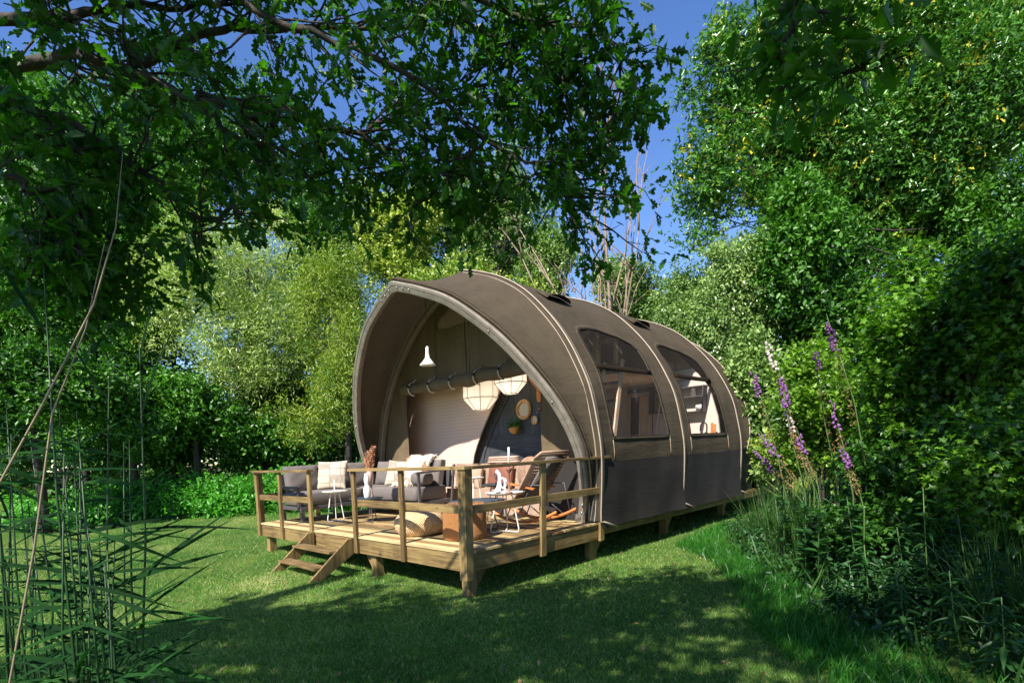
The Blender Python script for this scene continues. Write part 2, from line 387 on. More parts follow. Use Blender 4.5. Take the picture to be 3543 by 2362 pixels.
L_LONG = leafmat('long_grass_blade', (.012, .08, .010), (.05, .20, .02), .4, .4)
L_RUSH = leafmat('rush_blade', (.015, .06, .01), (.07, .15, .03), .3)
def bark(name, a, b, sc_=8):
    m, nt, bs, out = newmat(name); v = coord(nt, scale=(1, 1, .35)); n = noise(nt, v, sc_, 6, .7)
    nt.links.new(ramp(nt, n, [(.3, a), (.7, b)]), bs.inputs['Base Color']); bs.inputs['Roughness'].default_value = .9; bump(nt, bs, n, .8, .03); return m
B_OAK = bark('oak_bark', (.016, .013, .010), (.06, .048, .036)); B_PALE = bark('dead_wood_bark', (.16, .11, .08), (.36, .27, .20), 14)
B_BIRCH = bark('birch_bark', (.06, .05, .05), (.62, .58, .54), 5)

# ---------------------------------------------------------------- leaves in bulk
def half(pts): # outline of one half -> two folded polygons
    n = len(pts); up = [(x, y, .12*y) for x, y in pts]; dn = [(x, -y, .12*y) for x, y in pts]
    return up, dn
def template(h, fold=.35, droop=.15):
    v = []; f = []
    ids = {}
    up = []; dn = []
    for x, y in h:
        z = fold*y-droop*x*x
        up.append(len(v)); v.append((x, y, z))
        if y == 0: dn.append(up[-1])
        else: dn.append(len(v)); v.append((x, -y, z))
    f.append(tuple(up)); f.append(tuple(dn[::-1]))
    return np.array(v, dtype=np.float32), f
T_OAK = template([(0, 0), (.12, .035), (.2, .13), (.3, .15), (.35, .07), (.47, .24), (.57, .22), (.6, .11), (.72, .25), (.83, .19), (.86, .09), (.97, .09), (1, 0)])
T_OAKS = template([(0, 0), (.28, .20), (.40, .09), (.66, .28), (.78, .12), (1, 0)])
T_MAPLE = template([(0, 0), (-.05, .16), (.12, .42), (.24, .20), (.58, .46), (.56, .16), (1, 0)], .2, .2)
T_OVAL = template([(0, 0), (.25, .22), (.6, .24), (1, 0)])
T_LONG = template([(0, 0), (.3, .085), (.65, .07), (1, 0)], .3, .25)
T_DIA = (np.array([(0, 0, 0), (.5, .27, .07), (1, 0, -.06), (.5, -.27, .07)], dtype=np.float32), [(0, 3, 2, 1)])
T_WIL = (np.array([(0, 0, 0), (.45, .10, .03), (1, 0, -.12), (.45, -.10, .03)], dtype=np.float32), [(0, 3, 2, 1)])
T_BLADE = (np.array([(0, .05, 0), (0, -.05, 0), (1, 0, 0)], dtype=np.float32), [(0, 1, 2)])
T_BLADE2 = (np.array([(0, .03, 0), (0, -.03, 0), (.6, -.022, .08), (.6, .022, .08), (1, 0, .28)], dtype=np.float32), [(0, 1, 2, 3), (3, 2, 4)])
def norm(a): return a/np.maximum(np.linalg.norm(a, axis=1, keepdims=True), 1e-8)
def leafmesh(name, P, D, N, S, tpl, mat, tint, W=None):
    tv, tf = tpl; n = len(P); k = len(tv)
    D = norm(D); Y = norm(np.cross(N, D)); Z = np.cross(D, Y); S = np.asarray(S)[:, None, None]
    W = S if W is None else np.asarray(W)[:, None, None]
    V = P[:, None, :]+S*tv[None, :, 0:1]*D[:, None, :]+W*tv[None, :, 1:2]*Y[:, None, :]+S*tv[None, :, 2:3]*Z[:, None, :]
    V = V.reshape(-1, 3).astype(np.float32)
    lt = np.concatenate([np.array(f) for f in tf]); ls = np.array([len(f) for f in tf])
    loops = (lt[None, :]+(np.arange(n)*k)[:, None]).ravel().astype(np.int32)
    tot = np.tile(ls, n).astype(np.int32); start = np.concatenate([[0], np.cumsum(tot)[:-1]]).astype(np.int32)
    me = bpy.data.meshes.new(name); me.vertices.add(len(V)); me.vertices.foreach_set('co', V.ravel())
    me.loops.add(len(loops)); me.loops.foreach_set('vertex_index', loops)
    me.polygons.add(len(tot)); me.polygons.foreach_set('loop_start', start); me.polygons.foreach_set('loop_total', tot)
    me.update(calc_edges=True)
    at_ = me.attributes.new('tint', 'FLOAT', 'FACE'); at_.data.foreach_set('value', np.repeat(tint, len(tf)).astype(np.float32))
    me.materials.append(mat); return me
def link(name, me, parent=None, loc=None):
    o = bpy.data.objects.new(name, me); C.objects.link(o)
    if parent: o.parent = parent
    if loc is not None: o.location = loc
    return o
def rdir(rs, n): return norm(rs.normal(size=(n, 3)))
def crown(rs, lumps, n, size, per=14, spread=2.6, outward=.5, up=.7, droop=0., shell=(.45, 1.0), jit=.8):
    """leaves on many short twigs spread over the outer part of several rounded boughs"""
    lumps = np.array(lumps, dtype=float)      # cx cy cz rx ry rz
    wgt = (lumps[:, 3]*lumps[:, 5])**1.0; wgt /= wgt.sum()
    T = max(1, n//per); li = rs.choice(len(lumps), T, p=wgt)
    d = rdir(rs, T); rad = shell[0]+(shell[1]-shell[0])*rs.random(T)**.6
    tw = lumps[li, :3]+d*lumps[li, 3:6]*rad[:, None]
    td = norm(d*outward+rs.normal(size=(T, 3))*.45+np.array([0, 0, .25-droop]))
    ti = np.repeat(np.arange(T), per); m = len(ti)
    along = (rs.random(m)*2-.6)
    P = tw[ti]+td[ti]*(along*size*spread)[:, None]+rs.normal(size=(m, 3))*size*.55
    D = norm(td[ti]*.7+rs.normal(size=(m, 3))*jit+np.array([0, 0, -droop]))
    N = norm(d[ti]*.45+np.array([0, 0, up])+rs.normal(size=(m, 3))*.5)
    S = size*(.7+.6*rs.random(m))
    lt = rs.random(len(lumps))[li][ti]
    tint = np.clip(.42+.2*rs.normal(size=m)+(rs.random(T)[ti]-.5)*.5+(lt-.5)*.6, 0, .88)
    tint = np.where(rs.random(T)[ti] > .965, 1.0, tint)
    return P, D, N, S, tint
def lumps_for(rs, c, r, K, fr=(.30, .45), flat_=1.0):
    c = np.array(c); r = np.array(r); out = []
    for i in range(K):
        d = rs.normal(size=3); d /= np.linalg.norm(d); q = c+d*r*(.35+.42*rs.random()); k = fr[0]+(fr[1]-fr[0])*rs.random()
        out.append([*q, r[0]*k, r[1]*k, r[2]*k*flat_])
    return out
def limb(mb, p, q, r0, r1, rs, bend=.12, n=6, seg=6):
    p = np.array(p, float); q = np.array(q, float); L = np.linalg.norm(q-p); b1 = rs.normal(size=3)*bend*L; pts = []
    for i in range(n+1):
        t = i/n; pts.append(tuple(p*(1-t)+q*t+b1*math.sin(math.pi*t)*.6+rs.normal(size=3)*bend*L*.08*(0 < i < n)))
    mb.tube(pts, [r0+(r1-r0)*i/n for i in range(n+1)], seg)
    return pts
def tree(name, label, cat, base, top, crowns, n, size, tpl, mat, group=None, seed=1, K=10, bk=None, r=.12, stems=1, group_=None, fr=(.30, .45), flat_=1.0, **kw):
    rs = np.random.RandomState(seed)
    b = Vector((base[0], base[1], gh(base[0], base[1])-.05))
    t = wempty(name, b, label, cat, group)
    mb = MB(lambda p: (p[0]-b.x, p[1]-b.y, p[2]-b.z))
    L = []
    for c, rr, k in crowns: L += lumps_for(rs, c, rr, k, fr, flat_)
    for s_ in range(stems):
        off = rs.normal(size=3)*r*1.5*(stems > 1); off[2] = 0
        tp = np.array(top)+np.array([off[0]*4, off[1]*4, 0])
        pts = limb(mb, np.array(b)+off, tp, r/(stems**.4), r*.35/(stems**.4), rs, .05, 7, 8)
        mine = [l for i, l in enumerate(L) if i % stems == s_]
        for l in mine:
            zc = l[2]; best = max(2, min(6, int(7*min(.85, max(.2, (zc-l[5]*.8-b.z)/(tp[2]-b.z+.01))))))
            limb(mb, pts[best], (l[0], l[1], l[2]), min(.035, r*.32), min(.014, r*.08), rs, .12, 5, 5)
            for j in range(3):
                d = rs.normal(size=3); d /= np.linalg.norm(d)
                limb(mb, l[:3], tuple(np.array(l[:3])+d*np.array(l[3:])*.8), r*.10, r*.03, rs, .12, 3, 4)
    mb.build('trunk', bk or B_OAK, t)
    P, D, N, S, tint = crown(rs, L, n, size, **kw)
    P = P-np.array(b)
    link('crown', leafmesh('crown', P, D, N, S, tpl, mat, tint), t)
    return t

#@@SETTING
# ---------------------------------------------------------------- ground
def lawn_mat():
    m, nt, bs, out = newmat('lawn'); v = coord(nt); a = noise(nt, v, .55, 5, .6); b = noise(nt, v, 9, 5, .7); c = noise(nt, v, 90, 3, .7)
    f = math_(nt, 'ADD', math_(nt, 'MULTIPLY', a, .45), math_(nt, 'ADD', math_(nt, 'MULTIPLY', b, .3), math_(nt, 'MULTIPLY', c, .3)))
    col = ramp(nt, f, [(.34, (.012, .050, .008)), (.48, (.05, .12, .018)), (.62, (.16, .20, .05)), (.78, (.32, .27, .12))])
    s = nt.nodes.new('ShaderNodeSeparateXYZ'); nt.links.new(v, s.inputs[0])
    # bare earth under the trees beyond the lawn and along the right-hand bank
    yy = math_(nt, 'ADD', s.outputs[1], math_(nt, 'MULTIPLY', noise(nt, v, .8, 3), 1.5))
    e1 = math_(nt, 'GREATER_THAN', yy, 23.5); xx = math_(nt, 'ADD', s.outputs[0], math_(nt, 'MULTIPLY', noise(nt, v, 1.4, 3), .8))
    e2 = math_(nt, 'MULTIPLY', math_(nt, 'GREATER_THAN', xx, 4.0), math_(nt, 'LESS_THAN', s.outputs[1], 9.5))
    col = mixc(nt, math_(nt, 'MAXIMUM', e1, e2), col, ramp(nt, b, [(.3, (.025, .018, .01)), (.7, (.07, .055, .025))]))
    nt.links.new(col, bs.inputs['Base Color']); bs.inputs['Roughness'].default_value = .95; bs.inputs['Specular IOR Level'].default_value = .1
    bump(nt, bs, math_(nt, 'ADD', b, c), .9, .03); return m
g = MB()
xs = [-400, -120, -60]+[x*1.0 for x in range(-40, 41)]+[60, 120, 400]
ys = [-200, -60, -20]+[y*1.0 for y in range(-8, 46)]+[60, 120, 500]
g.grid([[(x, y, gh(x, y)) for x in xs] for y in ys])
tag(g.build('lawn', lawn_mat()), 'mown grass lawn running under the tent to the trees', kind='structure')

# mown grass blades and longer grass
def blades(name, label, rs, X, Y, hgt, wid, mat, tpl=T_BLADE, lean=.5, tb=.45, ts=.22, patch=True):
    n = len(X); Z = np.array([gh(a, b) for a, b in zip(X, Y)])
    P = np.stack([X, Y, Z-.005], 1); D = norm(np.stack([rs.normal(size=n)*lean, rs.normal(size=n)*lean, np.ones(n)], 1)); N = rdir(rs, n)*np.array([1, 1, .2])
    S = hgt*(.5+rs.random(n)); t = tb+ts*rs.normal(size=n)
    if patch: q_ = np.sin(X*2.1+1.3*np.sin(Y*1.7))*np.sin(Y*1.9+X*.8)+.8*np.sin(X*.7+2*np.sin(Y*.5+1))*np.sin(Y*.9-X*.4)+.6*np.sin(X*5.3+2*np.sin(Y*3.1))*np.sin(Y*4.7+X*2); t = t+.17*q_; wp = loc_uvz(3.15, -.95, 0); t = t+.5*np.exp(-((X-wp.x)**2+(Y-wp.y)**2)/.25); t = np.where(t > 1.0, .99, np.minimum(t, .84)); t = np.where(rs.random(n) > .94-.06*np.clip((Y-8)/8, 0, 1), 1, t)
    o = link(name, leafmesh(name, P, D, N, S, tpl, mat, np.clip(t, 0, 1), W=np.full(n, wid)/.1*.5 if tpl is T_BLADE else S*1.0))
    return tag(o, label, 'grass', kind='stuff')
rs = np.random.RandomState(3)
def scatter(n, y0, y1, f0, f1, p=1.0):
    """denser towards the viewer; f0,f1 are the side limits as x/y"""
    Y = (y0**-p+(rs.random(n))*(y1**-p-y0**-p))**(-1/p); X = Y*(f0+(f1-f0)*rs.random(n)); return X, Y
X, Y = scatter(430000, 3.5, 24, -1.0, .70, .8)
keep = (X < bx(Y)+.25+.15*np.sin(Y*3)); X, Y = X[keep], Y[keep]
blades('lawn_blades', 'short mown grass blades of the lawn', rs, X, Y, .040*(1+Y*.03), .008*(.7+Y*.09), L_GRASS, lean=.8, tb=.46, ts=.30)
n = 16000; Y = 3.2+rs.random(n)*7.2; X = bx(Y)-.5+.28*np.sin(Y*1.1)+np.abs(rs.normal(size=n))*.45-.25*(rs.random(n))
blades('long_grass', 'longer fresh green grass along the foot of the right bank', rs, X, Y, .13, .1, L_LONG, T_BLADE2, .45, .55)

n = 420; X, Y = scatter(n, 3.6, 12, -.9, .5, .9); P = np.stack([X, Y, np.array([gh(a, b) for a, b in zip(X, Y)])+.022], 1)
L_FALL = leafmat('fallen_leaf', (.10, .05, .02), (.34, .22, .09), .1, .7, tcol=(1, 1, 1))
tag(link('fallen_leaves', leafmesh('fallen_leaves', P, rs.normal(size=(n, 3))*np.array([1, 1, .25]), np.tile([0, 0, 1.], (n, 1))+rs.normal(size=(n, 3))*.3, .03+.03*rs.random(n), T_OVAL, L_FALL, rs.random(n)*.85)), 'small brown leaves fallen on the lawn', 'leaves', kind='stuff')
#@@DECK
# ---------------------------------------------------------------- deck
WD, DD = 6.04, 2.60; F0 = fmap()
deck = empty('timber_deck', 0, 0, 0, 'raised pine deck with post and rail balustrade in front of and under the tent', 'deck')
NP = 20; pw = (DD+.15)/NP
PLM = [wood('pine_decking_%s' % k, a, b, (.9, 40, 40), randomise=1.0) for k, a, b in (('pale', (.22, .14, .055), (.52, .40, .20)), ('mid', (.15, .085, .028), (.42, .30, .13)), ('brown', (.10, .05, .016), (.30, .19, .075)), ('green', (.13, .095, .035), (.40, .33, .15)))]
pl_me = [MB(lambda p: (-p[0]+LEAN*ZD, p[1], p[2]+ZD)).box(-.02, WD+.02, 0, pw-.012, -.028, 0).mesh('plank', m_) for m_ in PLM]
PSEQ = [0, 2, 0, 1, 3, 2, 1, 0, 2, 3, 0, 1, 2, 0, 3, 1, 2, 1, 0, 3]
for i in range(NP):
    o = bpy.data.objects.new('plank', pl_me[PSEQ[i % 20]]); C.objects.link(o); o.parent = deck; o.location = (0, i*pw+.001*rnd.random(), rnd.uniform(-.0015, .0015))
FT, FB = ZD-.03, ZD-.255
def wb(a, name, mat, par=deck, bv=.004, f=F0):
    return MB(f).box(*a).build(name, M[mat], par, bevel=bv)
wb((-.01, WD+.01, .012, .05, FB, FT), 'fascia', 'wood_u')
wb((-.005, .035, .052, DD+.2, FB, FT-.002), 'fascia', 'wood_v')
wb((WD-.035, WD+.005, .052, 10.3, FB, FT-.002), 'fascia', 'wood_v')
wb((.0, .045, DD+.203, 10.4, ZD-.2, ZD-.05), 'fascia', 'wood_v')
wb((.05, WD-.05, 10.36, 10.4, ZD-.2, ZD-.05), 'fascia', 'wood_u')
wb((.05, WD-.04, DD+.2, 10.3, ZD-.06, ZD-.035), 'subfloor', 'wood_v', bv=0)
wb((-.02, WD+.02, 10.42, 11.1, ZD-.25, ZD+.05), 'rear_step', 'wood_u')
for vv in (.8, 1.7): wb((.04, WD-.04, vv, vv+.05, FB+.02, FT-.03), 'joist', 'wood_u')
def deck_leg(u, v, brace):
    leg = MB(F0).box(u-.065, u+.065, v-.065, v+.065, -.05, FB+.02).build('leg', M['wood_z'], deck, bevel=.006)
    if brace == 'v': MB(F0).prism_u([(v+.067, FB), (v+.30, FB), (v+.067, FB-.26)], u-.03, u+.03).build('brace', M['wood_z'], leg, bevel=.003)
    if brace == '-u': MB(F0).prism([(u+.067, FB), (u+.28, FB), (u+.067, FB-.26)], v-.03, v+.03).build('brace', M['wood_z'], leg, bevel=.003)
deck_leg(.12, .13, 'v'); deck_leg(2.14, .13, '-u'); deck_leg(5.87, .13, ''); deck_leg(.13, 2.62, 'v'); deck_leg(5.9, 2.6, '')
deck_leg(.33, 5.25, 'v'); deck_leg(.45, 8.1, 'v'); deck_leg(.6, 10.7, ''); deck_leg(5.8, 8.1, ''); deck_leg(3, 8.1, ''); deck_leg(3, 5.25, '')
# balustrade
RT_ = ZD+1.0
def post(u, v, w_=.07, d_=.045, bot=None, top=None):
    return MB(F0).box(u-w_/2, u+w_/2, v-d_/2, v+d_/2, ZD-.25 if bot is None else bot, RT_-.04 if top is None else top).build('post', M['wood_z'], deck, bevel=.004)
for u in (WD-.0, 5.01, 3.86, 2.46, 1.26): post(u, -.0135, .085 if u < 6 else .10, .045)
post(WD+.035, .06, .045, .09)
MB(F0).box(-.055, .075, -.058, .058, ZD-.34, RT_-.04).build('corner_post', M['wood_z'], deck, bevel=.005)
MB(F0).box(-.052, -.012, 1.27, 1.37, ZD-.28, RT_-.04).build('post', M['wood_z'], deck, bevel=.004)
MB(F0).box(-.052, -.012, 2.62, 2.72, ZD-.28, RT_-.04).build('post', M['wood_z'], deck, bevel=.004)
MB(F0).box(WD+.012, WD+.052, 1.15, 1.25, ZD-.28, ZD+.55).build('post', M['wood_z'], deck, bevel=.004)
TR, MR = (RT_-.04, RT_+.0), (ZD+.44, ZD+.54)
for (a, b) in ((3.80, WD+.09), (-.07, 2.52)): wb((a, b, -.075, .035, *TR), 'top_rail', 'wood_u')
wb((-.075, .03, .036, 2.86, TR[0]-.002, TR[1]-.002), 'top_rail', 'wood_v'); 
for (a, b) in ((3.9, WD-.04), (1.305, 2.42), (.078, 1.215)): wb((a, b, .010, .048, *MR), 'mid_rail', 'wood_u')
for (a, b) in ((.06, 1.265), (1.375, 2.615)): wb((-.045, -.008, a, b, *MR), 'mid_rail', 'wood_v')
wb((WD+.005, WD+.045, .11, 1.14, *MR), 'mid_rail', 'wood_v')
# steps
st = empty('wooden_steps', 3.15, -.35, 0, 'short open wooden steps with two treads up to the deck gap', 'steps')
fs = fo(st)
for u in (3.80, 2.54):
    MB(fs).prism_u([(-.02, FT), (-.02, FB+.0), (-.62, -.03), (-.80, -.03), (-.12, FT)], u-.022, u+.022).build('stringer', M['wood_z'], st, bevel=.004)
for (v, z) in ((-.30, .375), (-.54, .175)):
    MB(fs).box(2.565, 3.775, v-.10, v+.10, z-.018, z+.018).build('tread', M['wood_u'], st, bevel=.004)

#@@TENT
# ---------------------------------------------------------------- tent
tent = empty('glamping_tent', 2.9, 2.6, ZD, 'large brown arched canvas lodge tent with dark grey skirt and clear side windows', 'tent')
ft = fo(tent)
CU = 2.9
PR = [(2.95, .60), (2.96, 1.0), (2.96, 1.48), (2.92, 1.85), (2.77, 2.49), (2.61, 2.87), (2.32, 3.36), (1.96, 3.80), (1.45, 4.27), (.9, 4.60), (.35, 4.82), (.12, 4.89), (0, 4.93)]
PA = [(2.70, 0), (2.86, .5), (2.94, 1.05), (2.86, 1.55), (2.66, 2.04), (2.28, 2.62), (1.85, 3.12), (1.2, 3.66), (.6, 3.955), (.25, 4.09), (0, 4.18)]
def resample(P, n, z0=None):
    p = np.array(P, float)
    # smooth by Catmull-Rom
    q = []
    for i in range(len(p)-1):
        a, b, c, d = p[max(i-1, 0)], p[i], p[i+1], p[min(i+2, len(p)-1)]
        for t in np.linspace(0, 1, 12, endpoint=False): q.append(.5*((2*b)+(-a+c)*t+(2*a-5*b+4*c-d)*t*t+(-a+3*b-3*c+d)*t**3))
    q.append(p[-1]); q = np.array(q)
    s = np.concatenate([[0], np.cumsum(np.linalg.norm(np.diff(q, axis=0), axis=1))]); t = np.linspace(0, s[-1], n)
    return np.stack([np.interp(t, s, q[:, 0]), np.interp(t, s, q[:, 1])], 1)
NS = 40
RP = resample(PR, NS); AP = resample(PA, NS)
def full(P): # right foot -> apex -> left foot, as (u offset sign, z)
    return [(CU-x, z) for x, z in P]+[(CU+x, z) for x, z in P[::-1][1:]]
def hwz(z):
    return float(np.interp(z, [p[1] for p in RP], [p[0] for p in RP]))
def rib_curve(v, inset=0, drop=0):
    out = []
    pts = full(RP)
    for i, (u, z) in enumerate(pts):
        a = np.array(pts[max(i-1, 0)]); b = np.array(pts[min(i+1, len(pts)-1)]); t = b-a; t = t/np.linalg.norm(t); nrm = np.array([t[1], -t[0]])
        if i == NS-1: nrm = np.array([0, 1.])*-1
        c = np.array([CU, 2.0])-np.array((u, z)); 
        if nrm@c < 0: nrm = -nrm
        zz = z-drop*max(0, (z-1.65)/3.28)
        out.append((u+nrm[0]*inset, v, zz+nrm[1]*inset))
    return out
TH = R(21.2)
def lean_curve(v0, th, P, inset=0, off=0, sc_=1.0, z0=.60):
    pts = full([(x*sc_, h*sc_) for x, h in P]); out = []
    for i, (u, h) in enumerate(pts):
        a = np.array(pts[max(i-1, 0)]); b = np.array(pts[min(i+1, len(pts)-1)]); t = b-a; t = t/np.linalg.norm(t); nrm = np.array([t[1], -t[0]])
        if i == len(P)-1: nrm = np.array([0, -1.])*1.25
        c = np.array([CU, 1.2])-np.array((u, h))
        if nrm@c < 0: nrm = -nrm
        uu, hh = u+nrm[0]*inset, h+nrm[1]*inset
        # off: along the plane normal
        out.append((uu, v0-hh*math.sin(th)+off*math.cos(th), z0+hh*math.cos(th)+off*math.sin(th)))
    return out
def loft(c0, c1, n, sag, inward=True, rngs=None):
    rows = []
    for j in range(n+1):
        t = j/n; row = []
        for i in range(len(c0)):
            p = np.array(c0[i])*(1-t)+np.array(c1[i])*t; s_ = sag*math.sin(math.pi*t)
            d = np.array([CU, p[1], 2.0])-p; d /= np.linalg.norm(d)+1e-9
            row.append(tuple(p+d*(s_+.012*math.sin(math.pi*t)*math.sin(i*.9+t*6))))
        rows.append(row)
    return rows
A0 = lean_curve(2.62, TH, AP, inset=-.01, off=-.0)
R1 = rib_curve(2.60); R2 = rib_curve(5.2, drop=.04); R3 = rib_curve(7.8, drop=.14)
# hood
MB(ft).grid(loft(A0, R1, 12, .085)).build('hood', M['canvas'], tent)
# bays: canvas above the skirt, with openings for the windows
WIN = [
 [(3.02, 1.85), (2.99, 2.41), (3.05, 2.99), (3.04, 3.30), (3.08, 3.50), (3.2, 3.62), (3.5, 3.68), (3.80, 3.69), (4.33, 3.62), (4.62, 3.52), (4.72, 3.40), (4.69, 2.99), (4.68, 2.56), (4.71, 1.85)],
 [(5.57, 1.85), (5.56, 2.51), (5.58, 3.01), (5.55, 3.40), (5.62, 3.55), (5.8, 3.63), (6.05, 3.64), (6.6, 3.58), (7.0, 3.48), (7.12, 3.38), (7.18, 2.96), (7.15, 2.53), (7.19, 1.85)]]
def inpoly(v, z, poly):
    c = False; n = len(poly)
    for i in range(n):
        (x1, y1), (x2, y2) = poly[i], poly[(i+1) % n]
        if (y1 > z) != (y2 > z) and v < (x2-x1)*(z-y1)/(y2-y1)+x1: c = not c
    return c
def sagv(v):
    for a, b in ((2.6, 5.2), (5.2, 7.8)):
        if a <= v <= b: return .035*math.sin(math.pi*(v-a)/(b-a))
    return 0
def crease(v, z):
    d = min(abs(v-a) for a in (2.6, 5.2, 7.8))
    return .007*math.sin(10*z+5*v+2*math.sin(3*v+z))*math.exp(-d/.55)+.004*math.sin(4.1*z-8.3*v+1.5*math.sin(2*z))
def shell(v, z, side=0, proud=0.0):
    """point on the right-hand (side 0) or left-hand canvas surface"""
    dz = .04*(v-2.6)/2.6 if v < 5.2 else .04+.10*(v-5.2)/2.6
    k = max(0, (z-1.65)/3.28); z_ = z+dz*k
    x = hwz(z_)-sagv(v)+proud-(crease(v, z) if z < 4.2 else 0)
    return (CU-x, v, z) if side == 0 else (CU+x, v, z)
# right side as a fine grid so that the window edges stay clean
for (va, vb, poly) in ((2.6, 5.2, WIN[0]), (5.2, 7.8, WIN[1])):
    mb = MB(ft); c0, c1 = (R1, R2) if va < 3 else (R2, R3)
    nv = 52; zs = [1.48+(4.2-1.48)*i/68 for i in range(69)]
    vs_ = [va+(vb-va)*j/nv for j in range(nv+1)]
    idx = {}; V_ = []; F_ = []
    for j, v in enumerate(vs_):
        for i, z in enumerate(zs): idx[j, i] = len(V_); V_.append(shell(v, z))
    for j in range(nv):
        for i in range(len(zs)-1):
            cv, cz = (vs_[j]+vs_[j+1])/2, (zs[i]+zs[i+1])/2
            if inpoly(cv, cz, poly): continue
            F_.append((idx[j, i], idx[j, i+1], idx[j+1, i+1], idx[j+1, i]))
    mb.add(V_, F_, True); mb.build('canvas_wall', M['canvas'], tent)
    # roof strip: from 4.2 on the right over the ridge and down to 1.48 on the left
    mb = MB(ft); rows = []
    for j in range(15):
        v = va+(vb-va)*j/14; row = []
        dz = .04*(v-2.6)/2.6 if v < 5.2 else .04+.10*(v-5.2)/2.6
        zt = 4.93-dz
        up_ = [4.2+(zt-4.2)*math.sin(math.pi/2*i/12) for i in range(12)]
        for z in up_: row.append(shell(v, z))
        row.append((CU, v, zt-sagv(v)*.8))
        for z in up_[::-1]: row.append(shell(v, z, 1))
        for i in range(1, 24): row.append(shell(v, 4.2-(4.2-1.48)*i/23, 1))
        rows.append(row)
    mb.grid(rows); mb.build('roof_canvas', M['canvas'], tent)
    # skirts, hanging just outside the deck edge
    for side in (0, 1):
        mb = MB(ft); rows = []
        for j in range(15):
            v = va+(vb-va)*j/14; row = []
            for i in range(11):
                z = 1.48-(1.48-.50)*i/10; p = shell(v, max(z, .62), side, .006+.05*(i/10)**2*(1+.4*math.sin(v*5))); row.append((p[0], v, z))
            rows.append(row)
        mb.grid(rows); mb.build('skirt', M['skirt'], tent)
    # pane, its welded border and the rail across it
    mb = MB(ft); n = 14; rows = []
    z0, z1 = 1.83, 3.70
    for j in range(27):
        v = poly[0][0]-.05+(poly[-1][0]-poly[0][0]+.10)*j/26
        rows.append([shell(v, z0+(z1-z0)*i/24, 0, -.012) for i in range(25)])
    pn = mb.build('window_pane', M['pane'], tent)
    # cut pane to outline
    bm = bmesh.new(); mb2 = MB(ft)
    n = len(rows); V_ = []; F_ = []
    for r_ in rows: V_ += r_
    for j in range(len(rows)-1):
        for i in range(24):
            cv = (rows[j][i][1]+rows[j+1][i][1])/2; cz = (rows[j][i][2]+rows[j][i+1][2])/2
            ce = (sum(p[0] for p in poly)/len(poly), 2.7)
            sx_ = ce[0]+(cv-ce[0])*.93; sz2 = ce[1]+(cz-ce[1])*.93
            if inpoly(sx_, sz2, poly): F_.append((j*25+i, j*25+i+1, (j+1)*25+i+1, (j+1)*25+i))
    mb2.add(V_, F_, True); old = pn.data; pn.data = mb2.mesh('window_pane', M['pane']); bm.free()
    bo = MB(ft); ring_o = []; ring_i = []
    dense = []
    for i in range(len(poly)):
        a, b = poly[i], poly[(i+1) % len(poly)]; L_ = math.hypot(b[0]-a[0], b[1]-a[1]); k = max(1, int(L_/.07))
        for t in range(k): dense.append((a[0]+(b[0]-a[0])*t/k, a[1]+(b[1]-a[1])*t/k))
    ce = np.array([np.mean([p[0] for p in poly]), 2.7]); m = len(dense)
    for i in range(m):
        a = np.array(dense[i-1]); b = np.array(dense[(i+1) % m]); t = b-a; t /= np.linalg.norm(t)+1e-9; nn = np.array([t[1], -t[0]])
        if nn@(np.array(dense[i])-ce) < 0: nn = -nn
        p = np.array(dense[i]); o_ = p+nn*.06; q_ = p-nn*.012
        ring_o.append(shell(o_[0], o_[1], 0, .008)); ring_i.append(shell(q_[0], q_[1], 0, .008))
    bo.add(ring_o+ring_i, [(i, (i+1) % m, m+(i+1) % m, m+i) for i in range(m)], True); bo.build('window_border', M['canvas'], pn, solid=.004)
    sm_ = MB(ft); sm_.tube([tuple(np.array(p)+np.array((-.006, 0, 0))) for p in ring_i], .0025, 4, True); sm_.build('window_seam', M['darkpipe'], pn)
    mid = 2.965
    rb = MB(ft); v0, v1 = poly[0][0]-.0, poly[-1][0]
    for zz in (0,): rb.grid([[shell(v0+(v1-v0)*j/10, mid+dz, 0, .016) for dz in (-.045, 0, .045)] for j in range(11)])
    rb.build('window_bar', M['bar_cloth'], pn, solid=.006)
    for vv in (poly[0][0]-.03, poly[-1][0]+.05):
        sm_ = MB(ft); sm_.tube([shell(vv, 1.5+.35*i/3, 0, .006) for i in range(4)], .006, 4); sm_.build('seam', M['piping'], tent)
# rear: two arches leaning back and canvas between
R4 = lean_curve(7.92, -R(20), AP, z0=.66); R5 = lean_curve(8.0, -R(56), AP, sc_=.96, z0=.66)
for a, b, s_ in ((R3, R4, .04), (R4, R5, .10)):
    MB(ft).grid(loft(a, b, 8, s_)).build('rear_canvas', M['canvas'], tent)
MB(ft).grid([[p, (CU+(p[0]-CU)*.96, 10.3, max(.6, min(p[2], .66+(p[2]-.66)*.4)))] for p in R5]).build('rear_canvas', M['canvas'], tent)
for side in (0, 1):
    mb = MB(ft); k = [0, 1, 2, 3, 4, 5]; s_ = 1 if side == 0 else -1; xx = CU-2.98*s_
    mb.grid([[(xx+.02*s_*i, 7.8+.45*j, 1.50-.1*i-.0*j-(.10*j if i > 3 else 0)) for i in range(10)] for j in range(3)])
    mb.build('skirt', M['skirt'], tent)
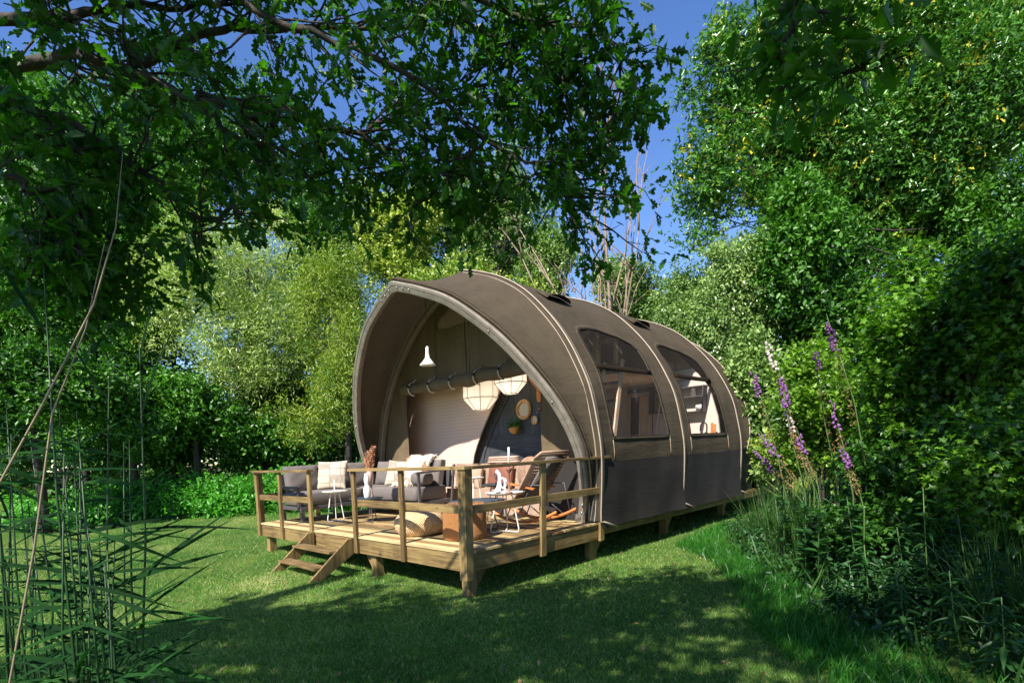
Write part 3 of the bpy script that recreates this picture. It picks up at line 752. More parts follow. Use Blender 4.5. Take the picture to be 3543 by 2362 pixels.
# piping along each arch, ending in a short strap
def pipe(curve, name='piping', r=.012, mat='piping', lift=-.02, strap=True, vo=0):
    pts = []
    for p in curve:
        d = np.array([CU, p[1], 2.0])-np.array(p); d /= np.linalg.norm(d); q = np.array(p)+d*lift; pts.append((q[0], q[1]+vo, q[2]))
    pts = [p for p in pts]
    if strap: pts = [(pts[0][0]-.10, pts[0][1]+.30, pts[0][2]-.10), (pts[0][0]-.05, pts[0][1]+.03, pts[0][2]-.0)]+pts
    MB(ft).tube(pts, r, 6).build(name, M[mat], tent)
for c_, v_ in ((R1, 0), (R2, 0), (R3, 0)):
    pipe(c_); pipe(c_, 'dark_piping', .015, 'darkpipe', -.012, False, .045); pipe(c_, 'piping', .005, 'piping', -.012, False, .075)
pipe(R4, lift=-.015); pipe(R5, lift=-.015)
# leaning front arch in timber: two curved beams bolted at the apex
def beam(curve_o, curve_i, depth, name, sl, th=TH):
    o_ = curve_o[sl]; i_ = curve_i[sl]; mb = MB(ft); rows = []
    dv = np.array((0, math.cos(th), math.sin(th)))*depth
    for a, b in zip(o_, i_):
        a = np.array(a); b = np.array(b); rows.append([tuple(a), tuple(b), tuple(b+dv), tuple(a+dv), tuple(a)])
    mb.grid(rows, True)
    mb.add(rows[0][:4], [(0, 1, 2, 3)]); mb.add(rows[-1][:4], [(0, 1, 2, 3)])
    return mb.build(name, M['arch'], tent, bevel=.006)
AO = lean_curve(2.62, TH, AP, inset=.0, off=-.055); AI = lean_curve(2.62, TH, AP, inset=.135, off=-.055)
for s_ in (slice(0, NS), slice(NS-1, None)): b_ = beam(AO, AI, .10, 'arch_beam', s_)
for i, sl in ((0, slice(0, NS)),):
    ao = lean_curve(2.62, TH, AP, inset=.03, off=-.060); 
    for ins in (.045,):
        cc = lean_curve(2.62, TH, AP, inset=ins, off=-.056); MB(ft).tube(cc[1:-1], .0035, 4).build('beam_groove', M['darkpipe'], tent)
cc = lean_curve(2.62, TH, AP, inset=-.03, off=.03); MB(ft).tube(cc, .018, 6).build('hood_hem', M['canvas'], tent)
cc = lean_curve(2.62, TH, AP, inset=-.03, off=.09); MB(ft).tube(cc, .010, 6).build('hood_hem', M['canvas'], tent)
def bolt(par, u, v, z, r=.012, mat='steel'):
    MB(ft).tube([(u, v, z), (u, v-.014, z)], r, 8).build('bolt', M[mat], par)
mid_ = lean_curve(2.62, TH, AP, inset=.07, off=-.056)
for k in (-3, -2, -1, 1, 2, 3):
    p = mid_[NS-1+k]; bolt(tent, *p)
for k in (1, 2, 2*NS-3, 2*NS-4, 14, 24, 2*NS-16): p = mid_[k]; bolt(tent, p[0], p[1], p[2], .013)
# steel shoe at each foot of the arch
for u in (.24, 5.56): MB(ft).box(u-.09, u+.09, 2.50, 2.512, ZD, ZD+.13).box(u-.09, u+.09, 2.513, 2.62, ZD, ZD+.012).build('arch_shoe', M['steel'], tent)
# inner frame of the first arch with its piping
IO = rib_curve(2.55, .03); II = rib_curve(2.55, .15)
mb = MB(ft); mb.grid([[a, b, (b[0], b[1]+.09, b[2]), (a[0], a[1]+.09, a[2]), a] for a, b in zip(IO, II)]); mb.build('inner_arch', M['inner_arch'], tent, bevel=.005)
mb = MB(ft); mb.tube(rib_curve(2.535, .155), .012, 6); mb.build('piping', M['piping'], tent)
mb = MB(ft); mb.tube(rib_curve(2.535, .035), .008, 6); mb.build('piping', M['piping'], tent)
for (R_, vv) in ((R2, 5.2), (R3, 7.8)):
    a_ = rib_curve(vv, .03, .14 if vv > 7 else .04); b_ = rib_curve(vv, .14, .14 if vv > 7 else .04)
    MB(ft).grid([[a, b, (b[0], b[1]-.06, b[2]), (a[0], a[1]-.06, a[2]), a] for a, b in zip(a_, b_)]).build('inner_arch', M['inner_wood'], tent)
# front wall
VW = 2.66
def edge(z, side): x = hwz(min(z, 4.92))-.13; return CU-x if side == 0 else CU+x
def wrinkle(u, z): return .018*math.sin(u*9+z*1.3)*math.sin(z*2.1+u)+.008*math.sin(u*23+z*5)
def wallstrip(name, zs, ua, ub, mat, nu=14):
    mb = MB(ft); rows = []
    for z in zs:
        a, b = ua(z), ub(z); rows.append([(a+(b-a)*i/nu, VW+wrinkle(a+(b-a)*i/nu, z), z) for i in range(nu+1)])
    return mb.grid(rows).build(name, M[mat], tent)
zl = np.linspace(ZD-.02, 3.0, 22)
wallstrip('front_wall', zl, lambda z: 4.86-.04*(z-.6)/2.4, lambda z: edge(z, 1), 'canvas_in')
wallstrip('front_wall', np.linspace(1.56, 3.0, 12), lambda z: edge(z, 0), lambda z: 1.14, 'canvas_in')
wallstrip('front_skirt', np.linspace(ZD-.02, 1.56, 12), lambda z: edge(z, 0), lambda z: 1.14, 'skirt')
wallstrip('front_wall', np.linspace(3.0, 4.06, 12), lambda z: edge(z, 0), lambda z: edge(z, 1), 'canvas_in', 30)
wl, wr_ = 3.74, 2.02
def wt(z): return max(0.02, min(1.0, (4.72-z)/.5))
zz = np.linspace(4.06, 4.58, 8)
wallstrip('front_wall', zz, lambda z: edge(z, 0), lambda z: 2.9-(2.9-wr_)*min(1, (4.66-z)/.45), 'canvas_in')
wallstrip('front_wall', zz, lambda z: 2.9+(wl-2.9)*min(1, (4.66-z)/.45), lambda z: edge(z, 1), 'canvas_in')
wallstrip('front_wall', np.linspace(4.58, 4.86, 5), lambda z: edge(z, 0), lambda z: edge(z, 1), 'canvas_in')
mb = MB(ft); mb.grid([[(2.0, VW+.03, z), (3.8, VW+.03, z)] for z in (4.02, 4.62)]); mb.build('gauze_window', M['vent_mesh'], tent)
for u0, u1 in ((3.78, 3.80), (2.94, 2.96), (2.86, 2.88), (3.86, 3.83)):
    mb = MB(ft); mb.tube([(u0+(u1-u0)*i/10, VW-.012+wrinkle(u0, 3.05+1.5*i/10), 3.05+(1.45 if u0 > 3 else 1.65)*i/10) for i in range(11)], .007, 4); mb.build('seam', M['darkpipe'] if u0 == 2.94 else M['inner_arch'], tent)
# rolled-up door
mb = MB(ft); rows = []
for i in range(61):
    t = i/60; u = 4.80+(1.15-4.80)*t; z = 3.045+.03*t-.03*math.sin(math.pi*t)+.012*math.sin(t*31); r_ = .13-.03*(1-t)+.012*math.sin(t*22+1); r_ *= 1-.13*max(math.exp(-((u-s)/.05)**2) for s in (4.44, 3.81, 3.18, 2.51, 1.89))
    rows.append([(u, VW-.10+r_*.9*math.cos(a)*(1+.07*math.sin(5*a+t*17)), z+r_*math.sin(a)*(1+.09*math.sin(3*a+t*23))) for a in np.linspace(0, 2*math.pi, 17)])
mb.grid(rows); roll = mb.build('rolled_door', M['canvas_in'], tent)
for u in (4.44, 3.81, 3.18, 2.51, 1.89):
    z = 3.04+.03*(4.8-u)/3.65-.03*math.sin(math.pi*(4.8-u)/3.65)
    s_ = MB(ft).tube([(u, VW-.10+.135*math.cos(a), z+.128*math.sin(a)) for a in np.linspace(R(95), R(275), 12)], .0125, 6); s_.tube([(u, VW-.11, z+.12), (u, VW-.03, z+.2)], .01, 5); sp = s_.build('strap', M['strap_white'], roll)
    MB(ft).box(u-.022, u+.022, VW-.262, VW-.228, z+.015, z+.065).build('buckle', M['black_plastic'], sp)
mb = MB(ft); rows = []
for j in range(20):
    v = 3.45+(7.15-3.45)*j/19; row = []
    for i in range(14): row.append(shell(v, 4.15+(4.72-4.15)*math.sin(math.pi/2*i/13), 0, -.10))
    for i in range(13, -1, -1): row.append(shell(v, 4.15+(4.72-4.15)*math.sin(math.pi/2*i/13), 1, -.10))
    for i in range(1, 24): row.append(shell(v, 4.15-(4.15-.75)*i/23, 1, -.10))
    rows.append(row)
mb.grid(rows); mb.build('inner_lining', M['loft_cloth'], tent)
# roof vents: small dark hooded flaps
for (vc, uc, zc) in ((3.4, 1.42, 4.27), (5.95, 1.36, 4.16)):
    mb = MB(ft); rows = []
    for i in range(9):
        a = math.pi*i/8; v = vc-.33*math.cos(a); lift = .02+.10*math.sin(a)
        p = shell(v, zc-.08, 0, .01); q = shell(v, zc+.10, 0, .01); d = np.array((-.6, 0, .8))*lift
        rows.append([tuple(np.array(p)+d), tuple(np.array(q)+np.array((0, 0, .01)))])
    mb.grid(rows); f_ = mb.build('vent_flap', M['canvas'], tent, solid=.01)
    mb = MB(ft); mb.grid([[shell(vc-.30+.6*i/6, zc-.07, 0, .012), shell(vc-.30+.6*i/6, zc+.03, 0, .012)] for i in range(7)]); mb.build('vent_dark_patch', M['black_plastic'], f_)  # black sheet on the canvas, painted darkness of the opening under the flap
# inner walls
mb = MB(ft); rows = []
for z in np.linspace(ZD, 3.35, 20):
    e = 3.42-.95*max(0, (z-1.5)/1.5)**1.3; rows.append([(e+(5.72-e)*i/16, 3.2+.02*math.sin(i*.9), z) for i in range(17)])
mb.grid(rows); iw = mb.build('quilted_wall', M['quilt'], tent)
mb = MB(ft); mb.tube([(3.42-.95*max(0, (z-1.5)/1.5)**1.3, 3.19, z) for z in np.linspace(ZD, 3.35, 14)], .014, 6); mb.build('piping', M['piping'], iw)
dk = MB(ft).box(.9, 3.9, 3.37, 3.40, ZD, 3.6).build('boarded_wall', M['dark_u'], tent)
for i in range(14):
    u = 1.0+i*.2; MB(ft).box(u+.002, u+.196, 3.345, 3.369, 2.0, 3.55).build('board', M['dark_v'], dk)
MB(ft).box(1.0, 3.8, 3.338, 3.369, .6, 1.997).build('plywood_panel', M['dark_u'], dk)
cu_ = [(3.42+.16-.95*max(0, (z-1.5)/1.5)**1.3, 3.33, z) for z in np.linspace(ZD, 3.3, 14)]
mb = MB(ft); mb.tube([(p[0]-.30, p[1], p[2]) for p in cu_], .02, 6); mb.build('board_edge', M['dark_v'], dk)
# partition with doorway and kitchen, loft
pw_ = MB(ft); VP = 7.25
pw_.prism([(.16, ZD), (.16, 1.8), (.22, 2.2), (.40, 2.75), (.56, 3.0), (1.74, 3.0), (1.74, ZD)], VP, VP+.05).box(1.741, 2.38, VP, VP+.05, 2.86, 3.0).prism([(.58, 3.001), (.80, 3.28), (5.0, 3.28), (5.22, 3.001)], VP, VP+.05).prism([(2.381, ZD), (2.381, 3.0), (5.24, 3.0), (5.4, 2.75), (5.6, 2.2), (5.6, ZD)], VP, VP+.05)
part = pw_.build('partition', M['white_wall'], tent)
MB(ft).box(1.72, 2.40, VP-.03, VP-.002, 2.90, 2.99).build('door_header', M['dark_metal'], part)
MB(ft).box(2.33, 2.375, VP-.025, VP-.003, ZD, 2.87).box(1.745, 2.375, VP-.025, VP-.003, 2.80, 2.87).build('door_frame', M['inner_wood'], part)
MB(ft).box(1.745, 2.08, VP-.04, VP-.028, ZD, 2.795).build('sliding_door', M['inner_wood'], part)
MB(ft).box(2.08, 2.33, VP+.06, VP+.08, ZD, 2.8).build('unlit_room_panel', M['painted_dark'], part)  # near-black panel, its colour stands in for the unlit room behind the gap
up_ = MB(ft); up_.grid([[(CU-x, VP+.02, z), (CU+x, VP+.02, z)] for z, x in ((3.3, 2.05), (3.7, 1.7), (4.1, 1.25), (4.4, .8), (4.62, .35))]); up_.build('loft_curtain', M['loft_cloth'], tent)
lf = MB(ft).box(1.0, 4.6, 4.85, 7.2, 3.06, 3.14).build('loft_floor', M['inner_wood'], tent)
for u in (1.2, 1.6, 2.0, 2.4, 2.8, 3.2): MB(ft).box(u-.03, u+.03, 4.86, 4.92, 3.14, 3.66).build('loft_post', M['inner_wood'], lf)
MB(ft).box(1.15, 3.3, 4.85, 4.9, 3.66, 3.74).build('loft_rail', M['inner_wood'], lf)
MB(ft).box(1.55, 1.65, 4.75, 4.84, ZD, 3.9).build('loft_upright', M['inner_wood'], lf)
MB(ft).box(1.1, 3.2, 6.0, 7.0, 3.15, 3.4).build('loft_mattress', M['grey_fabric'], lf)
MB(ft).box(.35, 5.5, 2.9, 7.2, ZD-.03, ZD-.003).build('inner_floor', M['inner_wood'], tent)

#@@INTERIOR
lad = empty('loft_ladder', 1.25, 4.6, ZD, 'wooden loft ladder with flat treads seen through the first window', 'ladder')
fl = fo(lad)
for u in (1.02, 1.42): MB(fl).bar((u, 4.35, ZD), (u, 4.84, 3.3), .035, .09, (0, 1, 0)).build('stile', M['inner_wood'], lad)
for k in range(8): z = ZD+.33*(k+1); v = 4.35+.49*(z-ZD)/2.72; MB(fl).box(1.03, 1.41, v-.06, v+.06, z-.02, z+.02).build('tread', M['sofa_frame'], lad)
def shelf(u0, u1, z0, z1, label):
    s = empty('wall_shelf', (u0+u1)/2, VP, z0, label, 'shelf'); f = fo(s)
    MB(f).box(u0, u0+.03, VP-.20, VP-.002, z0, z1).box(u1-.03, u1, VP-.20, VP-.002, z0, z1).build('side', M['sofa_frame'], s)
    for z in (z0, (z0+z1)/2+.04, z1-.025): MB(f).box(u0+.031, u1-.031, VP-.20, VP-.002, z, z+.025).build('shelf_board', M['sofa_frame'], s)
    return s
shelf(.46, 1.22, 2.33, 2.88, 'dark open kitchen shelf on the white wall behind the second window')
shelf(1.42, 1.735, 2.37, 2.88, 'dark open shelf beside the sliding door behind the first window')
s = empty('cooking_pot', .72, VP-.11, 2.67, 'pale metal pot on the upper kitchen shelf', 'pot'); MB(fo(s)).lathe((.72, VP-.11, 2.67), [(.07, 0), (.075, .01), (.075, .14), (.08, .145)], 16).build('body', M['steel'], s)
s = empty('white_plate', .62, VP-.06, 2.37, 'small round white plate upright on the lower kitchen shelf', 'plate'); MB(fo(s)).tube([(.62, VP-.06, 2.45), (.62, VP-.05, 2.45)], .075, 20).build('dish', M['white_ceramic'], s)
s = empty('kitchen_counter', .8, 6.9, ZD, 'pale kitchen counter below the second window', 'counter')
MB(fo(s)).box(.2, 1.6, 6.85, VP-.03, ZD, 1.46).build('cabinet', M['white_wall'], s); MB(fo(s)).box(.18, 1.62, 6.83, VP-.03, 1.461, 1.50).build('worktop', M['inner_wood'], s)
s = empty('kitchen_tap', .38, 7.05, 1.5, 'black curved kitchen tap seen through the second window', 'tap')
MB(fo(s)).tube([(.36, 7.05, 1.5), (.36, 7.05, 2.0)]+[(.36+.07-.07*math.cos(a), 7.05, 2.0+.10*math.sin(a)) for a in np.linspace(.2, math.pi, 9)]+[(.50, 7.05, 1.92)], .016, 8).build('spout', M['black_plastic'], s)
s = empty('cutting_board', .27, 7.12, 1.5, 'wooden cutting boards leaning beside the kitchen tap', 'cutting board')
for du, h in ((0, .58), (-.06, .55)): MB(fo(s)).box(.25+du, .30+du, 7.10, 7.115, 1.5, 1.5+h).build('board', M['orange_wood'], s)
s = empty('broom', 1.35, 6.9, ZD, 'pale wooden broom handle leaning by the kitchen shelf', 'broom'); MB(fo(s)).tube([(1.62, 6.8, ZD), (1.42, VP-.22, 2.75)], .014, 6).build('handle', M['inner_wood'], s)
# paper lanterns
def lantern(u, v, r, zb, label):
    s = empty('paper_lantern', u, v, zb, label, 'lantern', 'paper lanterns in the tent doorway'); f = fo(s)
    ht = 3.10-zb; P = [(r*.42, 0), (r*.97, r*.62), (r, r*.66), (r*.99, ht-.03), (r*.6, ht)]
    b = MB(f).lathe((u, v, zb), P, 8); b.sm = [False]*len(b.sm); b.build('shade', M['paper'], s)
    rb = MB(f); 
    for k in range(8):
        a = 2*math.pi*k/8; rb.tube([(u+rr*1.01*math.cos(a), v+rr*1.01*math.sin(a), zb+z) for rr, z in P], .006, 4)
    pl = bpy.data.lights.new('lantern_bulb', 'POINT'); pl.energy = 3; pl.color = (1, .93, .84); pl.shadow_soft_size = .12; po = bpy.data.objects.new('lantern_bulb', pl); C.objects.link(po); po.parent = s; po.location = (0, 0, r*.8)
    for rr, z in (P[0], P[2]): rb.tube([(u+rr*1.01*math.cos(2*math.pi*k/8), v+rr*1.01*math.sin(2*math.pi*k/8), zb+z) for k in range(8)], .007, 4, True)
    rb.build('ribs', M['cream_cord'], s); MB(f).tube([(u, v, zb+ht), (u, v, 4.2)], .004, 4).build('cord', M['black_plastic'], s)
lantern(2.92, 2.98, .33, 2.50, 'larger lower cream paper lantern hanging left under the rolled door')
lantern(2.15, 3.0, .285, 2.72, 'smaller higher cream paper lantern hanging right under the rolled door')
# pendant lamp under the hood
s = empty('pendant_lamp', 2.71, 1.6, 3.18, 'white funnel shaped pendant lamp hanging under the front hood', 'lamp'); f = fo(s)
MB(f).lathe((2.71, 1.6, 3.19), [(.13, 0), (.133, .008), (.075, .075), (.042, .12), (.030, .20), (.026, .29), (.012, .31)], 24).build('lamp_shade', M['white_ceramic'], s)
MB(f).lathe((2.71, 1.6, 3.175), [(.03, 0), (.036, .02), (.03, .035)], 12).build('bulb', M['paper'], s)
MB(f).tube([(2.71, 1.6, 3.52), (2.75, 1.62, 4.50)], .005, 5).build('cord', M['black_plastic'], s)
# wall decorations
def basket(u, z, ru, rz, label):
    s = empty('wall_basket', u, 3.32, z, label, 'wall basket', 'round rattan wall baskets'); f = fo(s)
    MB(f).tube([(u+ru*.82*math.cos(a), 3.32, z+rz*.82*math.sin(a)) for a in np.linspace(0, 2*math.pi, 32, endpoint=False)], ru*.17, 8, True).build('rim', M['rattan'], s)
    k = 28; mb = MB(f); mb.add([(u, 3.325, z)]+[(u+ru*.75*math.cos(2*math.pi*i/k), 3.325, z+rz*.75*math.sin(2*math.pi*i/k)) for i in range(k)], [(0, i+1, (i+1) % k+1) for i in range(k)]); mb.build('weave', M['cane'], s)
basket(2.14, 2.45, .19, .19, 'large round rattan basket with cane centre on dark wall')
basket(1.88, 2.24, .082, .082, 'small round rattan basket low beside the large one on dark wall')
s = empty('wall_planter', 2.34, 3.28, 2.02, 'orange half round wall pot with a small dark succulent', 'wall planter'); f = fo(s)
MB(f).lathe((2.34, 3.28, 2.02), [(.03, 0), (.08, .03), (.105, .08), (.11, .125)], 16).build('pot', M['terracotta'], s)
rs = np.random.RandomState(5); n = 40; P = np.tile([0, 0, .11], (n, 1))+rs.normal(size=(n, 3))*.035; D = rs.normal(size=(n, 3))*np.array([1, .5, .3])+np.array([0.2, 0, .5])
link('plant_leaves', leafmesh('plant_leaves', P, D, rdir(rs, n), np.full(n, .17), T_LONG, L_DARK, rs.random(n)), s)
s = empty('bird_ornament', 1.75, 3.31, 2.36, 'small rust coloured bird ornament on the dark wall', 'ornament'); f = fo(s)
MB(f).squ((1.75, 3.31, 2.43), (.09, .04, .08), Matrix.Rotation(.5, 3, 'Y'), .9, 12, 8).squ((1.715, 3.31, 2.485), (.045, .035, .045), e=1, nu=10, nv=6).build('body', M['red_brown'], s); MB(f).box(1.70, 1.82, 3.29, 3.33, 2.36, 2.375).build('perch', M['red_brown'], s)
s = empty('wooden_paddle', 1.76, 3.31, 2.55, 'long orange wooden paddle hanging on the dark wall above the bird', 'wall ornament'); f = fo(s)
MB(f).squ((1.76, 3.31, 2.68), (.11, .03, .28), Matrix.Rotation(.08, 3, 'Y'), .6, 14, 8).bar((1.80, 3.31, 2.8), (1.98, 3.31, 3.0), .04, .03, (0, 1, 0)).build('blade', M['orange_wood'], s)

#@@FURNITURE
# corner sofa
sofa = empty('corner_sofa', 5.0, 1.6, ZD, 'taupe grey corner sofa with dark frame in the left deck corner', 'sofa'); f = fo(sofa)
SE = ZD+.30; ST = ZD+.56
MB(f).box(4.98, 5.86, .34, 2.50, SE-.07, SE).box(3.30, 4.979, 1.74, 2.50, SE-.07, SE).build('frame', M['sofa_frame'], sofa, bevel=.005)
for (u, v) in ((5.02, .38), (5.82, .38), (5.82, 1.45), (5.82, 2.45), (3.36, 1.79), (3.36, 2.45), (4.9, 2.45), (5.03, 1.80)):
    MB(f).box(u-.035, u+.035, v-.03, v+.03, ZD, SE-.071).build('leg', M['sofa_frame'], sofa)
MB(f).squ((5.39, 1.02, (SE+ST)/2), (.80, 1.36, ST-SE), e=.22).build('seat_cushion', M['grey_fabric'], sofa)
MB(f).squ((4.86, 2.08, (SE+ST)/2), (1.86, .76, ST-SE), e=.22).build('seat_cushion', M['grey_fabric'], sofa)
MB(f).squ((3.72, 2.08, (SE+ST)/2+.003), (.80, .76, ST-SE), e=.22).build('seat_cushion', M['grey_fabric'], sofa)
tl = Matrix.Rotation(R(12), 3, 'Y')
for v in (.72, 1.42, 2.0): MB(f).pillow((5.70, v, ST+.23), .66, .26, .52, Matrix.Rotation(R(12), 3, 'Y') @ Matrix.Rotation(R(90), 3, 'Z'), edge=.05, pinch=.03, crease=.014, seed=v).build('back_cushion', M['grey_fabric'], sofa)
for u in (5.2, 4.45, 3.75): MB(f).pillow((u, 2.38, ST+.23), .72, .26, .50, Matrix.Rotation(R(-12), 3, 'X'), edge=.05, pinch=.03, crease=.014, seed=u).build('back_cushion', M['grey_fabric'], sofa)
MB(f).box(5.02, 5.86, .30, .36, ST+.07, ST+.12).box(5.00, 5.06, .30, .36, SE, ST+.069).box(5.80, 5.86, .30, .36, SE, ST+.069).build('armrest', M['sofa_frame'], sofa, bevel=.004)
MB(f).bar((3.27, 1.70, ST+.26), (3.27, 2.52, ST+.30), .06, .035, (0, 0, 1)).bar((3.29, 1.78, ZD), (3.27, 1.74, ST+.25), .04, .05, (0, 1, 0)).bar((3.28, 2.5, ZD+.2), (3.25, 2.56, ST+.38), .04, .04, (0, 1, 0)).build('armrest', M['sofa_frame'], sofa, bevel=.004)
MB(f).box(5.862, 5.90, .34, 2.54, ST-.05, ST+.34).box(3.30, 5.86, 2.502, 2.54, ST-.05, ST+.34).build('back_rail', M['sofa_frame'], sofa)
# cushions and throws on the sofa
def cush(name, label, c, size, M_, mat, e=.45, grp=None, par='cushion'):
    s = empty(name, *c, label, 'cushion' if 'cush' in name else 'throw', grp); o = (MB(fo(s)).squ(c, size, Matrix.Identity(3), e=e) if e > .6 else MB(fo(s)).pillow(c, size[0], size[1], size[2], seed=c[0]*3)).build('cover', M[mat], s)
    s.matrix_world = s.matrix_world @ M_.to_4x4(); return s
cush('patterned_cushion', 'cream cushion with black stripes at the left in the sofa corner', (5.42, 1.22, ST+.27), (.60, .17, .56), Matrix.Rotation(R(38), 3, 'Z') @ Matrix.Rotation(R(-14), 3, 'X'), 'print', grp='patterned cushions on the sofa')
cush('patterned_cushion', 'cream cushion with black stripes between the sofa corner and the hide', (4.42, 2.10, ST+.24), (.54, .16, .50), Matrix.Rotation(R(16), 3, 'Z') @ Matrix.Rotation(R(5), 3, 'Y') @ Matrix.Rotation(R(-14), 3, 'X'), 'print', grp='patterned cushions on the sofa')
cush('bolster_cushion', 'plain grey bolster cushion at the right end of the sofa', (3.52, 2.0, ST+.15), (.50, .30, .26), Matrix.Identity(3), 'grey_fabric', e=.7)
s = empty('hide_throw', 3.95, 2.3, ST, 'white and brown shaggy hide draped over the sofa back', 'throw'); f = fo(s); mb = MB(f); rows = []
rs = np.random.RandomState(2)
for i in range(25):
    t = i/24; row = []
    for j in range(25):
        q = j/24; u = 4.30-.78*q*(.75+.25*math.sin(t*3))-.05*math.sin(t*9); 
        if t < .25: v, z = 1.90+.24*t/.25, ST+.02+.01
        elif t < .75: v, z = 2.14+.10*(t-.25)/.5, ST+.03+.48*(t-.25)/.5
        else: v, z = 2.24+.26*(t-.75)/.25, ST+.51+.03*math.sin((t-.75)/.25*math.pi)
        row.append((u+rs.normal()*.008, v-.02+rs.normal()*.012, z+rs.normal()*.01+.025*math.sin(u*14)))
    rows.append(row)
mb.grid(rows); mb.build('pelt', M['hide'], s, solid=.04)
P = np.array([f(p) for r_ in rows for p in r_]); P = np.repeat(P, 9, 0)+rs.normal(size=(len(P)*9, 3))*.02
furm, nt, bs, out = newmat('hide_hair'); col = ramp(nt, noise(nt, coord(nt), 2.6, 3), [(.50, (.80, .72, .62)), (.56, (.36, .18, .10))]); nt.links.new(col, bs.inputs[0]); bs.inputs['Roughness'].default_value = .9
h = link('hair', leafmesh('hair', P, rs.normal(size=P.shape)*.6+np.array([0, -.6, -.8]), rdir(rs, len(P)), np.full(len(P), .055), T_BLADE, furm, rs.random(len(P)), W=np.full(len(P), .05)), s); h['kind'] = 'stuff'
# wire-leg tray tables
def tray(u, v, h, r, label, top, wire, ring=True, legs=3, ell=(1, 1), rot=0, r2=None):
    s = empty('tray_table', u, v, ZD, label, 'side table', 'round tray tables on wire legs'); f = fo(s); T = ZD+h
    a_ = MB(f).lathe((u, v, T), [(r*.05, -.012), (r*.9, -.012), (r, .012), (r*1.01, .014), (r*.93, 0), (r*.05, 0)], 28, *ell); a_.build('table_top', M[top], s)
    rr = r2 or r*.72; w_ = MB(f); pts = [(u+rr*math.cos(rot+2*math.pi*k/3), v+rr*math.sin(rot+2*math.pi*k/3)) for k in range(3)]
    for k in range(3):
        p = pts[k]; q = pts[(k+1) % 3]; m_ = ((p[0]+q[0])/2*.6+u*.4, (p[1]+q[1])/2*.6+v*.4)
        t1 = (u+(p[0]-u)*.45, v+(p[1]-v)*.45)
        w_.tube([(t1[0], t1[1], T-.014), (u+(p[0]-u)*.55, v+(p[1]-v)*.55, T-.05), (p[0], p[1], ZD+.06), (p[0]*.97+u*.03, p[1]*.97+v*.03, ZD+.015), (u+(p[0]-u)*.85, v+(p[1]-v)*.85, ZD+.01), (u, v, ZD+.012)], .009, 6)
    w_.build('wire_legs', M[wire], s)
    if ring:
        hd = MB(f).tube([(u, v, T), (u, v, T+.10)], .010, 6).tube([(u+.045*math.cos(a), v+.02*math.cos(a), T+.15+.055*math.sin(a)) for a in np.linspace(0, 2*math.pi, 18, endpoint=False)], .010, 6, True); hd.build('ring_handle', M[wire], s)
    return s
tray(4.60, .82, .55, .23, 'white tray table with ring handle left of the vase', 'white_metal', 'white_metal', rot=.5)
tray(3.85, 1.02, .42, .36, 'low wide slate blue tray table under the white vase', 'blue_metal', 'dark_metal', rot=1.2, ell=(1, .75))
tray(.68, 1.33, .555, .28, 'white tray table holding the jug and candle at the right rail', 'white_metal', 'white_metal', rot=.9, r2=.23)
tray(1.15, 1.22, .43, .42, 'slate blue tray table behind the seagrass stool', 'blue_metal', 'dark_metal', ring=False, rot=.2)
tray(1.65, 2.1, .60, .25, 'dark small tray table in front of the brown bench', 'blue_metal', 'dark_metal', rot=.7)
tray(2.15, 2.1, .71, .15, 'small cream tray table behind the corner post', 'white_metal', 'white_metal', ring=False, rot=.3)
# vases
s = empty('white_vase', 3.66, .93, ZD+.43, 'tall white vase of stacked bulbs on the blue table', 'vase'); z0 = ZD+.434
MB(fo(s)).lathe((3.66, .93, z0), [(.042, 0), (.056, .04), (.065, .12), (.058, .19), (.036, .235), (.034, .26), (.05, .31), (.047, .36), (.034, .41), (.036, .44)], 24).build('body', M['white_ceramic'], s)
s = empty('pink_vase', 3.86, 1.12, ZD+.43, 'pale pink ring shaped vase holding dried pampas', 'vase'); u, v, z = 3.86, 1.12, ZD+.434
mb = MB(fo(s)).tube([(u+.105*math.cos(a)*.8, v+.105*math.cos(a)*.6, z+.36+.115*math.sin(a)) for a in np.linspace(0, 2*math.pi, 28, endpoint=False)], .048, 12, True); mb.lathe((u, v, z), [(.055, 0), (.055, .02), (.03, .10), (.035, .22)], 16).lathe((u, v, z+.47), [(.035, 0), (.028, .06)], 12); mb.build('body', M['pink_ceramic'], s)
z -= .10
s = empty('pampas_bunch', u, v, z+.6, 'three dried pink pampas plumes standing in the pink vase', 'dried flowers'); f = fo(s)
for (du, hh, lean) in ((-.14, .34, -.06), (.06, .26, .02), (-.04, .24, -.03)):
    MB(f).tube([(u, v, z+.55), (u+du*.6+lean*.3, v, z+.58+hh*.9)], .004, 4).build('stalk', M['pampas'], s)
    n = 500; t = rs.random(n); P = np.array([f((u+du*(.4+.6*a)+.02*math.sin(a*5), v, z+.58+hh*(.15+.95*a))) for a in t])+rs.normal(size=(n, 3))*.018*(1.4-t)[:, None]
    link('plume', leafmesh('plume', P, rs.normal(size=(n, 3))*.35+np.array([.1, 0, .8]), rdir(rs, n), np.full(n, .075), T_WIL, M['pampas'], rs.random(n)), s)
# pouf and stool
s = empty('woven_pouf', 1.72, .60, ZD, 'round woven jute pouf on the deck boards', 'pouf')
MB(fo(s)).lathe((1.72, .60, ZD), [(.25, 0), (.315, .025), (.355, .10), (.37, .17), (.355, .24), (.295, .305), (.18, .335), (.03, .34)], 40).build('body', M['pouf'], s)
s = empty('seagrass_stool', .79, .66, ZD, 'orange brown braided seagrass drum stool behind the corner post', 'stool')
MB(fo(s)).lathe((.79, .66, ZD), [(.275, 0), (.292, .015), (.297, .09), (.294, .25), (.297, .41), (.285, .455), (.26, .475), (.02, .475)], 40).build('body', M['stump'], s)
